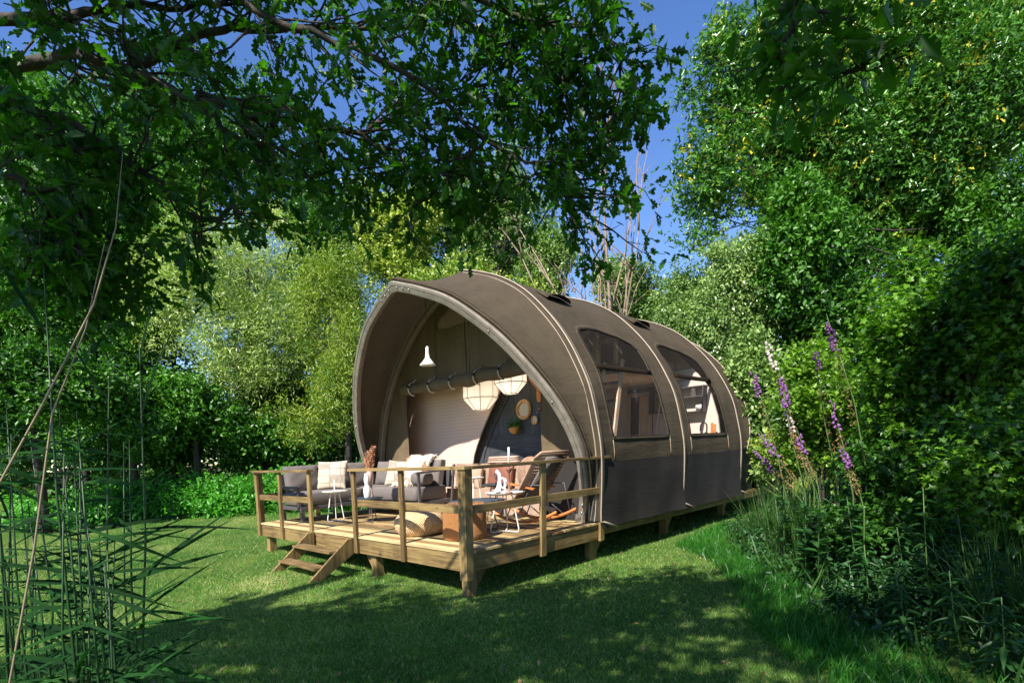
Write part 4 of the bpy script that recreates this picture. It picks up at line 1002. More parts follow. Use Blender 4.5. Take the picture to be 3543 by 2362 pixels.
# jug and candle on the right tray table
T = ZD+.565
s = empty('white_jug', .76, 1.2, T, 'white curved jug with a handle on the right tray table', 'jug'); f = fo(s); f0_ = f; f = lambda p: f0_((p[0]-.02, p[1]+.05, p[2]))
MB(f).tube([(.76, 1.2, T), (.77, 1.2, T+.02), (.74, 1.2, T+.08), (.72, 1.2, T+.18), (.73, 1.2, T+.26), (.775, 1.2, T+.305), (.80, 1.2, T+.27)], [.055, .05, .034, .024, .024, .024, .014], 14).build('body', M['white_ceramic'], s)
MB(f).tube([(.665+.042*math.cos(a), 1.2, T+.14+.07*math.sin(a)) for a in np.linspace(0, 2*math.pi, 16, endpoint=False)], .010, 6, True).build('handle', M['white_ceramic'], s)
s = empty('candle_holder', .47, 1.2, T, 'tall brown candle holder with one cream candle on the right tray table', 'candle holder'); f = fo(s)
MB(f).lathe((.47, 1.2, T), [(.05, 0), (.05, .012), (.012, .03), (.011, .27), (.022, .29), (.045, .33), (.045, .345), (.02, .345)], 16).build('holder', M['holder'], s)
MB(f).tube([(.47, 1.2, T+.34), (.47, 1.2, T+.63)], .014, 10).build('candle', M['candle'], s)
# rocking chair
s = empty('rocking_chair', .95, 2.2, ZD, 'rocking chair with orange runners and cream macrame cover by the right rail', 'rocking chair'); f = fo(s)
for v in (1.88, 2.34):
    MB(f).tube([(1.55-1.35*t, v, ZD+.045+.16*(2*t-1)**2+.03*t) for t in np.linspace(0, 1, 16)], .026, 6).build('runner', M['orange_wood'], s)
    MB(f).tube([(1.20, v, ZD+.10), (1.0, v, ZD+.50), (.42, v, ZD+.14)], .011, 5).tube([(1.35, v, ZD+.10), (1.05, v, ZD+.62), (.42, v, ZD+.62), (.30, v, ZD+.13)], .010, 5).build('wire_leg', M['dark_metal'], s)
    MB(f).bar((1.22, v, ZD+.655), (.62, v, ZD+.56), .05, .022, (0, 0, 1)).build('armrest', M['orange_wood'], s)
mb = MB(f); mb.grid([[(1.28, v, ZD+.52), (1.15, v, ZD+.42), (.95, v, ZD+.38), (.84, v, ZD+.45), (.70, v, ZD+.62), (.40, v, ZD+1.02)] for v in (1.92, 2.1, 2.3)]); mb.build('seat', M['grey_fabric'], s, solid=.03)
P0 = [(1.12, ZD+.42), (.92, ZD+.40), (.80, ZD+.50), (.62, ZD+.76), (.42, ZD+1.06)]
path = []
for i in range(27):
    t = i/26*4; k = min(3, int(t)); q = t-k; path.append((P0[k][0]*(1-q)+P0[k+1][0]*q, P0[k][1]*(1-q)+P0[k+1][1]*q))
for i, (u, z) in enumerate(path):
    MB(f).tube([(u+.13, 1.80, z-.05), (u+.04, 1.86, z+.035), (u-.02, 2.1, z+.04), (u-.07, 2.36, z+.03)], .021, 5).build('cord', M['cream_cord'], s)
mb = MB(f); mb.tube([(u+.13, 1.80, z-.05) for u, z in path], .02, 5); mb.tube([(u-.07, 2.36, z+.03) for u, z in path], .02, 5); mb.build('fringe', M['cream_cord'], s)
# brown bench with cushions just inside the door
s = empty('draped_bench', 2.2, 2.95, ZD, 'long bench draped in brown cloth inside the tent door', 'bench'); f = fo(s)
mb = MB(f)
mb.grid([[(3.75-2.85*i/30, 2.78+.025*math.sin(i*1.7)*(1-j/8), ZD+.46*j/8) for j in range(9)] for i in range(31)])
mb.grid([[(3.75-2.85*i/30, 2.78+.30*j/3, ZD+.46+.01*math.sin(i*.9)) for j in range(4)] for i in range(31)])
mb.grid([[(3.75-2.85*i/30, 3.0+.015*math.sin(i*1.3+j), ZD+.46+.46*j/6) for j in range(7)] for i in range(31)])
mb.grid([[(3.75-2.85*i/30, 3.0+.12*j/2, ZD+.92) for j in range(3)] for i in range(31)]); mb.build('drape', M['brown_cloth'], s)
cush('chestnut_cushion', 'chestnut leather cushion on the brown bench behind the corner post', (2.35, 2.9, ZD+.68), (.62, .14, .40), Matrix.Rotation(R(-10), 3, 'X'), 'red_brown')
cush('brown_cushion', 'plain brown cloth cushion at the left of the brown bench', (3.1, 2.88, ZD+.66), (.55, .16, .42), Matrix.Rotation(R(-12), 3, 'X'), 'brown_cloth')
cush('fur_cushion', 'round brown fur cushion on the right half of the brown bench', (1.62, 2.88, ZD+.75), (.52, .2, .56), Matrix.Rotation(R(-8), 3, 'X'), 'brown_fur', e=.9)
s = empty('folded_blanket', 2.45, 3.05, ZD+.92, 'folded pink striped blanket on the bench back', 'blanket'); f = fo(s)
for k in range(3): MB(f).squ((2.42, 3.06, ZD+.945+.04*k), (.80-.03*k, .16, .042), e=.4, nu=20, nv=6).build('fold', M['pink_ceramic'] if k != 1 else M['brown_cloth'], s)
s = empty('guy_rope', 5.9, 2.7, .3, 'thin pale guy rope staked left of the tent', 'rope'); MB(fo(s)).tube([(5.88, 2.75, 1.55), (7.4, 3.0, .45), (7.7, 3.0, .0)], .008, 5).build('cord', M['strap_white'], s)

#@@TREES
# ---------------------------------------------------------------- trees behind
def T(px, py, Y): return tuple(at(px, py, Y))
def rad(px, Y): return px*1.5064/F_PX*Y        # metres for a length in 2352 px units at depth Y
def auto(name, label, cx, cy, rx, ry, Y, n, size, tpl, mat, seed, K=11, group='trees around the lawn', extra=(), depth=.8, r=.14, bk=None, basex=None, cat='tree', **kw):
    c = T(cx, cy, Y); rr = (rad(rx, Y), rad(rx, Y)*depth, rad(ry, Y)); bx = c[0] if basex is None else T(basex, cy, Y)[0]
    cr = [(c, rr, K)]
    for (ex, ey, erx, ery, eY, k) in extra: cr.append((T(ex, ey, eY), (rad(erx, eY), rad(erx, eY)*depth, rad(ery, eY)), k))
    return tree(name, label, cat, (bx, c[1]), (c[0], c[1], c[2]+rr[2]*.3), cr, n, size, tpl, mat, group, seed, bk=bk, r=r, **kw)
# the far wood that closes the view
rs = np.random.RandomState(11); lm = []
for i in range(56):
    a = R(-64+128*i/55)
    for zz_, rz_ in ((.3, 1.2), (1.6, 1.8), (3.6, 2.2), (6.2, 2.6)):
        d = 36+rs.normal()*2.0; lm.append([d*math.sin(a), d*math.cos(a)+2, zz_+rs.random()*.8, 2.6, 1.8, rz_+rs.random()])
P, D, N, S, tint = crown(rs, lm, 130000, .32, per=12, spread=2)
tag(link('distant_woodland', leafmesh('distant_woodland', P, D, N, S, T_DIA, L_FAR, tint)), 'dark far wood behind the trees round the lawn', 'woodland', kind='stuff')
auto('oak_tree', 'tall dark oak rising behind the pale willow on the left', 560, 380, 210, 190, 27, 30000, .17, T_DIA, L_DARK, 21, K=14)
auto('oak_tree', 'dark oak at the far left edge behind the reeds', 140, 560, 290, 330, 22, 36000, .17, T_DIA, L_DARK, 22, K=18)
auto('willow_tree', 'silvery pale green willow left of the tent', 575, 690, 215, 235, 20, 62000, .15, T_WIL, L_WILLOW, 23, K=16, extra=((520, 850, 120, 120, 19.5, 5),), fr=(.34, .5), droop=.1)
auto('goat_willow', 'yellow green bushy willow close behind the left side of the tent', 765, 780, 120, 225, 18.5, 44000, .13, T_WIL, L_YEL, 24, K=12, extra=((690, 960, 90, 60, 18, 4),))
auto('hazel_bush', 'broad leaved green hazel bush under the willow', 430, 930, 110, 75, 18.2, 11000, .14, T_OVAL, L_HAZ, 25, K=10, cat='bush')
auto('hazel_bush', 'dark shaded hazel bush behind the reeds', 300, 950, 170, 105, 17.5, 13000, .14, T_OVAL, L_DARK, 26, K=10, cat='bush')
auto('elder_bush', 'low light green elder bush at the far left behind the reeds', 70, 920, 150, 160, 15, 16000, .13, T_OVAL, L_DARK, 40, K=10, cat='bush')
auto('ash_tree', 'rounded light green tree behind the hood of the tent', 900, 560, 125, 160, 25, 34000, .15, T_DIA, L_YEL, 27, K=13)
auto('oak_tree', 'tall oak with a pointed top behind the tent ridge', 1140, 520, 120, 185, 26, 34000, .15, T_DIA, L_BIRCH, 28, K=14, extra=((1175, 370, 45, 60, 26, 4),))
auto('ash_tree', 'low dense tree behind the front of the tent roof', 1050, 700, 200, 90, 21, 30000, .14, T_DIA, L_YEL, 29, K=13)
auto('ash_tree', 'low green tree right of the dead tree behind the roof', 1450, 690, 95, 110, 22, 20000, .14, T_DIA, L_BIRCH, 30, K=9)
auto('ash_tree', 'low green tree behind the roof left of the dead tree', 1265, 640, 75, 110, 23, 16000, .14, T_DIA, L_BIRCH, 41, K=8)
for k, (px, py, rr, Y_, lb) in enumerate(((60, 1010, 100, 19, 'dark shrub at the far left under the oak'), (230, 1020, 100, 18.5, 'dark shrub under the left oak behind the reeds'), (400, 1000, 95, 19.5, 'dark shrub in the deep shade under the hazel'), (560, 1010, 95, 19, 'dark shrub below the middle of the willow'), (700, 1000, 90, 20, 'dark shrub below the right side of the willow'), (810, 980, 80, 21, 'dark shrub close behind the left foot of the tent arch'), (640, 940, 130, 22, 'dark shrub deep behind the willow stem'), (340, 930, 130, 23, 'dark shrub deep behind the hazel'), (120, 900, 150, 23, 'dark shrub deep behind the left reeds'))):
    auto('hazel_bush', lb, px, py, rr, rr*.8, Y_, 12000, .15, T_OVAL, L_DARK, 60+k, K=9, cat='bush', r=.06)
auto('ash_tree', 'tall sunlit green tree rising behind the far left bushes', 330, 430, 240, 260, 25, 52000, .17, T_DIA, L_HAZ, 71, K=18)
auto('ash_tree', 'tall green tree at the left edge seen through the oak boughs', 60, 330, 200, 260, 25, 34000, .18, T_DIA, L_HAZ, 72, K=14)
auto('oak_tree', 'broad dark tree standing between the willow and the tent', 720, 560, 110, 150, 25, 26000, .16, T_DIA, L_DARK, 73, K=12)
auto('ash_tree', 'sunlit leafy tree left of the willow above the dark shrubs', 255, 640, 165, 215, 21, 42000, .14, T_DIA, L_HAZ, 75, K=18)
auto('ash_tree', 'leafy tree at the far left edge above the reeds', 40, 700, 150, 200, 20, 34000, .14, T_DIA, L_HAZ, 76, K=16)
# dead tree
rs = np.random.RandomState(8); b = at(1385, 1000, 19.5); b.z = gh(b.x, b.y)
dead = wempty('dead_tree', b, 'leafless pale dead tree rising behind the tent roof', 'tree'); mb = MB(lambda p: (p[0]-b.x, p[1]-b.y, p[2]-b.z)); tw = MB(mb.map)
def grow(m_, p, d, L, r, depth):
    pts = [np.array(p)]; d = np.array(d, float); n_ = 7
    for i in range(n_):
        d = d+rs.normal(size=3)*.10+np.array([0, 0, .02]); d /= np.linalg.norm(d); pts.append(pts[-1]+d*L/n_)
    m_.tube([tuple(q) for q in pts], [r*(1-.8*i/n_) for i in range(n_+1)], 6 if depth > 1 else 4)
    if depth > 0:
        for k in range(6 if depth > 1 else 5):
            i = rs.randint(2, n_+1); e = rs.normal(size=3)*.55; e[2] = abs(e[2])*.6+.1
            grow(tw if depth < 3 else mb, pts[i], d+e, L*(.22+.14*rs.random()), r*.42, depth-1)
for (ex, ey, rr) in ((1390, 375, .11), (1352, 480, .085), (1440, 560, .08), (1350, 560, .07), (1385, 470, .08), (1465, 470, .06), (1330, 600, .06), (1420, 430, .07)):
    tip = np.array(at(ex, ey, 19.5)); st_ = np.array(b)+rs.normal(size=3)*.15; L = np.linalg.norm(tip-st_); grow(mb, st_, (tip-st_)/L*1.0, L*1.0, rr, 2)
mb.build('trunk', B_PALE, dead); tw.build('twigs', B_PALE, dead)
# birches
def birch(px, py_top, Y, label, cx, cy, rx, ry, seed, n):
    return auto('birch_tree', label, cx, cy, rx, ry, Y, n, .095, T_DIA, L_BIRCH, seed, K=14, group='birches right of the tent', r=.13, bk=B_BIRCH, basex=px, droop=.7, spread=4.5, per=20)
birch(1690, 560, 16, 'birch with a white trunk just right of the tent', 1670, 770, 120, 210, 31, 52000)
birch(1630, 560, 17.5, 'birch with a thin dark grey trunk behind the tent rear', 1590, 720, 110, 150, 32, 32000)
auto('hazel_bush', 'dense green bush behind the rear of the tent', 1745, 960, 90, 160, 13, 15000, .12, T_OVAL, L_BIRCH, 33, K=9, cat='bush')
auto('alder_tree', 'dark alder between the birch and the right hedge', 1880, 640, 110, 220, 15, 30000, .14, T_OVAL, L_DARK, 34, K=13)
# the big oak on the right
auto('oak_tree', 'big glossy leaved oak filling the upper right with yellow shoots', 2050, 230, 420, 420, 17.5, 230000, .155, T_OAKS, L_OAKR, 35, K=84, r=.26, depth=.5,
     extra=((1670, 420, 175, 190, 17, 16), (1650, 170, 105, 200, 17, 14), (1800, 150, 150, 170, 17, 12), (1760, 600, 170, 110, 16.6, 10), (2000, 640, 170, 150, 17, 10), (2250, 600, 200, 200, 16.5, 12)), basex=2500, fr=(.18, .27), shell=(.35, 1.0), per=10)
auto('alder_tree', 'green alder at the right edge behind the maples', 2330, 560, 160, 230, 15, 26000, .13, T_OVAL, L_DARK, 74, K=12)
# near maple hedge on the right: each bush separate
def maple(cx, cy, rx, ry, Y, n, seed, label, K=12, size=.068, mat=None, **kw):
    return auto('maple_bush', label, cx, cy, rx, ry, Y, n, size, T_MAPLE, mat or L_MAPLE, seed, K=K, group='maple bushes on the right bank', cat='bush', r=.035, stems=3, per=8, spread=3.0, up=1.2, shell=(.1, 1.12), flat_=.5, **kw)
maple(2140, 850, 200, 310, 6.3, 26000, 51, 'large maple bush with slender dark stems behind the foxgloves', 60, fr=(.16, .27))
maple(2330, 760, 160, 260, 5.4, 22000, 52, 'tall maple bush with bright leaves at the right edge', 48, fr=(.16, .27))
maple(1885, 930, 135, 190, 7.8, 18000, 53, 'fresh green low maple bush directly behind the foxgloves', 36, .06, L_MAP2, fr=(.16, .27))
maple(2330, 1090, 190, 190, 4.6, 18000, 54, 'dark lower maple bush at the right edge above the herbs', 12)
maple(2040, 1140, 160, 130, 6.0, 16000, 55, 'dark shaded maple bush low behind the herbs in the bank middle', 12, mat=L_DARK)
maple(1800, 1060, 80, 90, 9.0, 5000, 56, 'small bright maple bush beside the rear end of the tent', 8, .06, L_YEL)

#@@OAK
# ---------------------------------------------------------------- the oak we stand under
rs = np.random.RandomState(77)
ob = Vector((-7.4, .2, -.05))
oak = wempty('oak_tree', ob, 'big oak whose dark boughs hang over the lawn from the upper left', 'tree', None)
loc_ = lambda p: (p[0]-ob.x, p[1]-ob.y, p[2]-ob.z)
tk = MB(loc_); twg = MB(loc_)
tk.tube([(-7.4, .2, -.1), (-7.35, .25, 1.2), (-7.2, .4, 2.8), (-7.0, .6, 4.4), (-6.8, .8, 6.5), (-6.5, .9, 9.0)], [.46, .38, .34, .30, .22, .10], 12)
LP, LD, LN, LS = [], [], [], []
def hang(p, n, size, dirn):
    """a tuft of leaves at a twig tip"""
    for k in range(n):
        d = np.array(dirn)*.5+rs.normal(size=3)*.65+np.array([0, 0, -.15]); LP.append(np.array(p)+rs.normal(size=3)*size*.35); LD.append(d)
        LN.append(np.array([0, 0, .9])+rs.normal(size=3)*.55); LS.append(size*(.5+.8*rs.random()))
def bough(pts, r0, r1, twigs, tl, droop, size=.080, tuft=(4, 7), up=.0, start=.15, side=1.0):
    pts = [np.array(p, float) for p in pts]; seg = []
    # smooth
    for i in range(len(pts)-1):
        a, b_, c, d = pts[max(i-1, 0)], pts[i], pts[i+1], pts[min(i+2, len(pts)-1)]
        for t in np.linspace(0, 1, 6, endpoint=False): seg.append(.5*((2*b_)+(-a+c)*t+(2*a-5*b_+4*c-d)*t*t+(-a+3*b_-3*c+d)*t**3))
    seg.append(pts[-1]); m = len(seg)
    seg = [s+rs.normal(size=3)*.012 for s in seg]
    tk.tube([tuple(s) for s in seg], [r0+(r1-r0)*i/(m-1) for i in range(m)], 7)
    for k in range(twigs):
        t = start+(1-start)*rs.random()**.85; i = int(t*(m-1)); i = min(i, m-2); p = seg[i]; fw = seg[i+1]-seg[i]; fw /= np.linalg.norm(fw)+1e-9
        d = fw*.7+rs.normal(size=3)*np.array([.8, .8, .6])*side+np.array([0, 0, up-droop]); d /= np.linalg.norm(d)
        L = tl*(.5+.8*rs.random()); q = [p]; n_ = 5
        for j in range(n_):
            d = d+rs.normal(size=3)*.16+np.array([0, 0, -.05]); d /= np.linalg.norm(d); q.append(q[-1]+d*L/n_)
            if j > 0:
                e = d+rs.normal(size=3)*.8; e /= np.linalg.norm(e); tip = q[-1]+e*size*rs.uniform(.6, 1.8)
                twg.tube([tuple(q[-1]), tuple(tip)], [.003, .0015], 3, cap=False); hang(tip, rs.randint(*tuft), size, e)
        twg.tube([tuple(s) for s in q], [.008*(1-.7*j/n_) for j in range(n_+1)], 4, cap=False); hang(q[-1], tuft[1], size, d)
DS = .70
def A(px, py, Y): return tuple(at(px, py, Y*DS))
root = (-6.9, .7, 4.6)
bough([(-7.2, .4, 2.9), (-5.6, 2.2, 3.4), A(-60, 150, 4.6), A(150, 128, 4.5), A(300, 165, 4.4), A(450, 230, 4.3), A(640, 290, 4.3)], 0.04781, 0.0105, 34, 0.555, .05, start=.35)
bough([A(300, 165, 4.4), A(420, 90, 4.6), A(600, 60, 4.8), A(850, 70, 5.0), A(1080, 50, 5.2)], 0.02812, 0.0063, 34, 0.555, .05)
bough([A(450, 230, 4.3), A(620, 250, 4.5), A(800, 300, 4.6), A(980, 250, 4.8), A(1150, 180, 5.0)], 0.0225, 0.00525, 29, 0.518, .08)
bough([(-7.0, .5, 3.8), (-5.0, 2.4, 4.6), A(300, -120, 4.4), A(620, 40, 4.4), A(900, 150, 4.5), A(1120, 330, 4.6), A(1225, 380, 4.7), A(1310, 470, 4.8)], 0.02812, 0.00315, 41, 0.459, .10, start=.35)
bough([(-7.0, .6, 4.4), (-4.6, 2.6, 5.0), A(700, -200, 4.6), A(1000, -30, 4.6), A(1230, 60, 4.6), A(1320, 190, 4.7), A(1395, 270, 4.8)], 0.02812, 0.0042, 37, 0.37, .02, start=.5)
bough([A(1230, 60, 4.6), A(1330, 60, 4.7), A(1400, 110, 4.7), A(1445, 190, 4.8)], 0.01125, 0.00315, 9, 0.237, .02)
bough([A(1120, 330, 4.6), A(1060, 370, 4.6), A(1020, 420, 4.6), A(980, 450, 4.7)], 0.01125, 0.00315, 14, 0.37, .15)
bough([A(800, 300, 4.6), A(880, 340, 4.6), A(960, 380, 4.7), A(1100, 420, 4.8)], 0.01125, 0.00315, 14, 0.333, .05)
bough([A(-80, 190, 3.9), A(90, 260, 4.0), A(150, 340, 4.0), A(180, 460, 4.1), A(220, 600, 4.2)], 0.03938, 0.0042, 39, 0.407, .15)
bough([A(90, 260, 4.0), A(240, 330, 4.2), A(360, 420, 4.3), A(470, 500, 4.4), A(560, 470, 4.4)], 0.0225, 0.0042, 25, 0.333, .05)
bough([A(450, 230, 4.3), A(560, 320, 4.4), A(680, 350, 4.5), A(790, 380, 4.6), A(850, 400, 4.6)], 0.01688, 0.003675, 17, 0.296, .05)
bough([A(-100, 60, 4.2), A(100, 40, 4.4), A(300, 20, 4.6), A(520, 10, 4.8)], 0.03375, 0.0105, 40, 0.555, .05)
bough([A(-60, 400, 3.6), A(60, 430, 3.7), A(120, 520, 3.8), A(160, 640, 3.9)], 0.01688, 0.00315, 21, 0.333, .15)
bough([A(1060, 50, 5.0), A(1180, 110, 5.0), A(1240, 230, 5.0), A(1260, 320, 5.0)], 0.01125, 0.00315, 16, 0.296, .1)
bough([A(800, -60, 4.8), A(1000, -40, 4.8), A(1200, -30, 4.9), A(1300, -60, 5.0)], 0.0225, 0.0063, 34, 0.444, .12)
vis = len(LP)
# upper crown over and behind the viewer, which shades the near lawn
for (x0, y0, z0, x1, y1, z1, k) in ((-7, .5, 4.6, -3.5, -1.6, 6.0, 48), (-6.9, .6, 5, -1.6, -.6, 6.4, 44), (-6.8, .7, 5.5, -1, -3.2, 7.0, 46), (-6.8, .8, 6, .8, -1.4, 6.6, 44), (-6.6, .8, 7, -4, -3, 8.6, 50), (-6.6, .8, 7, 1.8, -4.0, 8.0, 44), (-6.8, .8, 6, 2.4, -2.4, 7.0, 44), (-6.8, .8, 6, -6, -4, 8.0, 50), (-6.6, .9, 7, -2.4, -4.6, 8.2, 50), (-6.6, .9, 6, -5.0, .2, 6.0, 46)):
    bough([(x0, y0, z0), ((x0+x1)/2, (y0+y1)/2+.3, (z0+z1)/2+.5), (x1, y1+1.0, z1)], .14, .02, int(k*.82), 1.5, 0, size=.17, tuft=(6, 9), start=.3)
tk.build('trunk', B_OAK, oak); twg.build('twigs', B_OAK, oak)
LP = np.array(LP); LD = np.array(LD); LN = np.array(LN); LS = np.array(LS)
tint = np.clip(.4+.25*rs.normal(size=len(LP)), 0, 1)
def split_leaves(parent, org, LP, LD, LN, LS, tint, tpl, mat, cand, cnt=300, small='foliage'):
    """the leaves that show largest become objects, the rest one mesh"""
    d = np.array([(Vector(p)-Vector((0, 0, HC))).dot(FW) for p in LP]); px = np.array([(Vector(p)-Vector((0, 0, HC))).dot(RT) for p in LP])/np.maximum(d, .01)
    py = np.array([(Vector(p)-Vector((0, 0, HC))).dot(UP) for p in LP])/np.maximum(d, .01)
    ok = (d > .3) & (abs(px) < .93) & (py < .91) & (py > -.34) & (np.arange(len(LP)) < cand)
    score = np.where(ok, LS/np.maximum(d, .3), 0); order = np.argsort(-score)[:cnt]; order = [i for i in order if score[i] > 0]
    mask = np.ones(len(LP), bool); mask[order] = False
    meshes = []
    for k in range(5): meshes.append(leafmesh('leaf', np.zeros((1, 3)), np.array([[1., 0, 0]]), np.array([[0, 0, 1.]]), [1.0], tpl, mat, np.array([.15+.17*k])))
    for i in order:
        D = LD[i]/np.linalg.norm(LD[i]); Y_ = np.cross(LN[i], D); Y_ /= np.linalg.norm(Y_); Z_ = np.cross(D, Y_); s = LS[i]
        o = bpy.data.objects.new('leaf', meshes[min(4, max(0, int(tint[i]*5)))]); C.objects.link(o); o.parent = parent; q = LP[i]-np.array(org)
        o.matrix_local = Matrix(((D[0]*s, Y_[0]*s, Z_[0]*s, q[0]), (D[1]*s, Y_[1]*s, Z_[1]*s, q[1]), (D[2]*s, Y_[2]*s, Z_[2]*s, q[2]), (0, 0, 0, 1)))
    if mask.any():
        o = link(small, leafmesh(small, LP[mask]-np.array(org), LD[mask], LN[mask], LS[mask], tpl, mat, tint[mask]), parent); o['kind'] = 'stuff'
split_leaves(oak, ob, LP, LD, LN, LS, tint, T_OAK, L_OAK, vis, 300)
# second oak behind the right of the viewer: its lowest twig hangs into the view
o2 = Vector((4.6, -2.2, 0)); oak2 = wempty('oak_tree', o2, 'oak twig with large lobed leaves hanging in at the top right', 'tree')
ob = o2; DS = 1.0; tk = MB(lambda p: (p[0]-o2.x, p[1]-o2.y, p[2]-o2.z)); twg = MB(tk.map); LP, LD, LN, LS = [], [], [], []
tk.tube([(4.6, -2.2, -.1), (4.5, -2.1, 2.5), (4.4, -2.0, 5), (4.3, -1.8, 8)], [.36, .30, .24, .08], 12)
bough([(4.45, -2.0, 4.0), (2.9, -.2, 4.4), A(1900, -300, 2.2), A(1830, -60, 2.2), A(1815, 20, 2.2), A(1810, 120, 2.2), A(1795, 210, 2.2)], .05, .004, 7, .15, .05, size=.095, tuft=(1, 3), start=.72)
bough([A(1785, 110, 2.2), A(1820, 140, 2.15), A(1900, 150, 2.1), A(1960, 165, 2.1), A(2000, 150, 2.05)], .006, .003, 7, .10, 0, size=.105, tuft=(1, 3), start=.25)
bough([A(1900, -200, 2.2), A(1830, -60, 2.1), A(1860, 40, 2.1)], .01, .003, 6, .14, .05, size=.105, tuft=(2, 3), start=.4)
vis = len(LP)
for (x1, y1, z1, k) in ((1.5, -1, 6.4, 44), (3, .8, 6.4, 44), (5.2, .8, 6.5, 44), (2.2, -3.5, 7, 44), (6, -1, 7, 40), (4.4, 2.4, 6.2, 44), (3.6, -.6, 8, 44), (3, 2.4, 6.4, 80), (4.4, 3, 6.6, 80), (5.6, 3.2, 6.6, 80), (2.8, 1.4, 6.8, 60), (6.4, 1.4, 6.8, 70), (5, 1, 7.6, 80)):  # unseen upper boughs, added thickly to shade the right bank
    bough([(4.4, -2.0, 4.6), ((4.4+x1)/2, (-2+y1)/2, (4.6+z1)/2+.4), (x1, y1, z1)], .10, .02, k, 1.3, 0, size=.18, tuft=(8, 12), start=.3)
tk.build('trunk', B_OAK, oak2); twg.build('twigs', B_OAK, oak2)
LP = np.array(LP); LD = np.array(LD); LN = np.array(LN); LS = np.array(LS)
split_leaves(oak2, o2, LP, LD, LN, LS, np.clip(.45+.25*rs.normal(size=len(LP)), 0, 1), T_OAK, L_OAK, vis, 200)

#@@PLANTS
# ---------------------------------------------------------------- nettles along the far edge of the lawn
rs = np.random.RandomState(31); n = 3600; lm = []
for i in range(150):
    px = 20+rs.random()*880; Y_ = 16.5+rs.random()*1.8+ (0 if px > 250 else -.8); p = at(px, 1100, Y_); z = gh(p.x, p.y); h = .35+.45*rs.random()+.25*(Y_-16.5)
    lm.append([p.x, p.y, z+h*.5, .55, .45, h*.75])
P, D, N, S, tint = crown(rs, lm, 44000, .13, per=8, spread=1.4, up=1.0, shell=(.2, 1))
tag(link('nettle_bed', leafmesh('nettle_bed', P, D, N, S, T_OVAL, L_NETTLE, tint)), 'waist high bright green nettles along the far edge of the lawn', 'nettles', kind='stuff')
# low leafy cover on the right bank
lm = []
for i in range(170):
    y = 3.3+rs.random()*8; x = float(bx(y))+.25*math.sin(y*1.1)*(y < 7)+(rs.random()**.8)*2.8; h = .16+.26*(x-float(bx(y))); lm.append([x, y, gh(x, y)+h*.4, .32, .32, h*.7+.08])
P, D, N, S, tint = crown(rs, lm, 80000, .062, per=8, spread=1.6, up=.9, shell=(.1, 1))
tag(link('bank_undergrowth', leafmesh('bank_undergrowth', P, D, N, S, T_OVAL, L_HERB, tint)), 'tangled low leafy plants covering the right bank', 'undergrowth', kind='stuff')
n = 3600; y = 3.3+rs.random(n)*8; x = bx(y)+rs.random(n)**.7*2.2
blades('bank_grass', 'thin tall grass blades among the herbs on the right bank', rs, x, y, .34, .1, L_RUSH, T_BLADE2, .40, .4, patch=False)
# rushes
def clump(px, py, Y, n, h, lean, label, mat, wid, name='rush_clump', spread=.12):
    b = at(px, py, Y); b.z = gh(b.x, b.y); P = np.zeros((n, 3)); P[:, 0] = rs.normal(size=n)*spread; P[:, 1] = rs.normal(size=n)*spread; o = wempty(name, b, label, 'rushes', 'rush clumps on the right bank')
    D = norm(np.stack([rs.normal(size=n)*lean, rs.normal(size=n)*lean, np.ones(n)], 1)); S = h*(.5+.6*rs.random(n))
    q = link('blades', leafmesh('blades', P, D, rdir(rs, n), S, T_BLADE2, mat, rs.random(n), W=np.full(n, wid/.05)), o); q['kind'] = 'stuff'
clump(1830, 1330, 7.0, 420, 1.15, .22, 'upright dark rush clump on the bank below the foxgloves', L_RUSH, .008)
clump(1760, 1290, 8.3, 300, 1.0, .30, 'rush clump with brown seed heads nearest the tent end', L_RUSH, .008)
clump(2330, 1420, 4.0, 360, 1.2, .38, 'spreading rush clump at the lower right edge', L_RUSH, .006)
clump(1850, 1120, 11, 300, 1.2, .4, 'sunlit straw coloured grass tuft behind the tent end', L_YEL, .012)
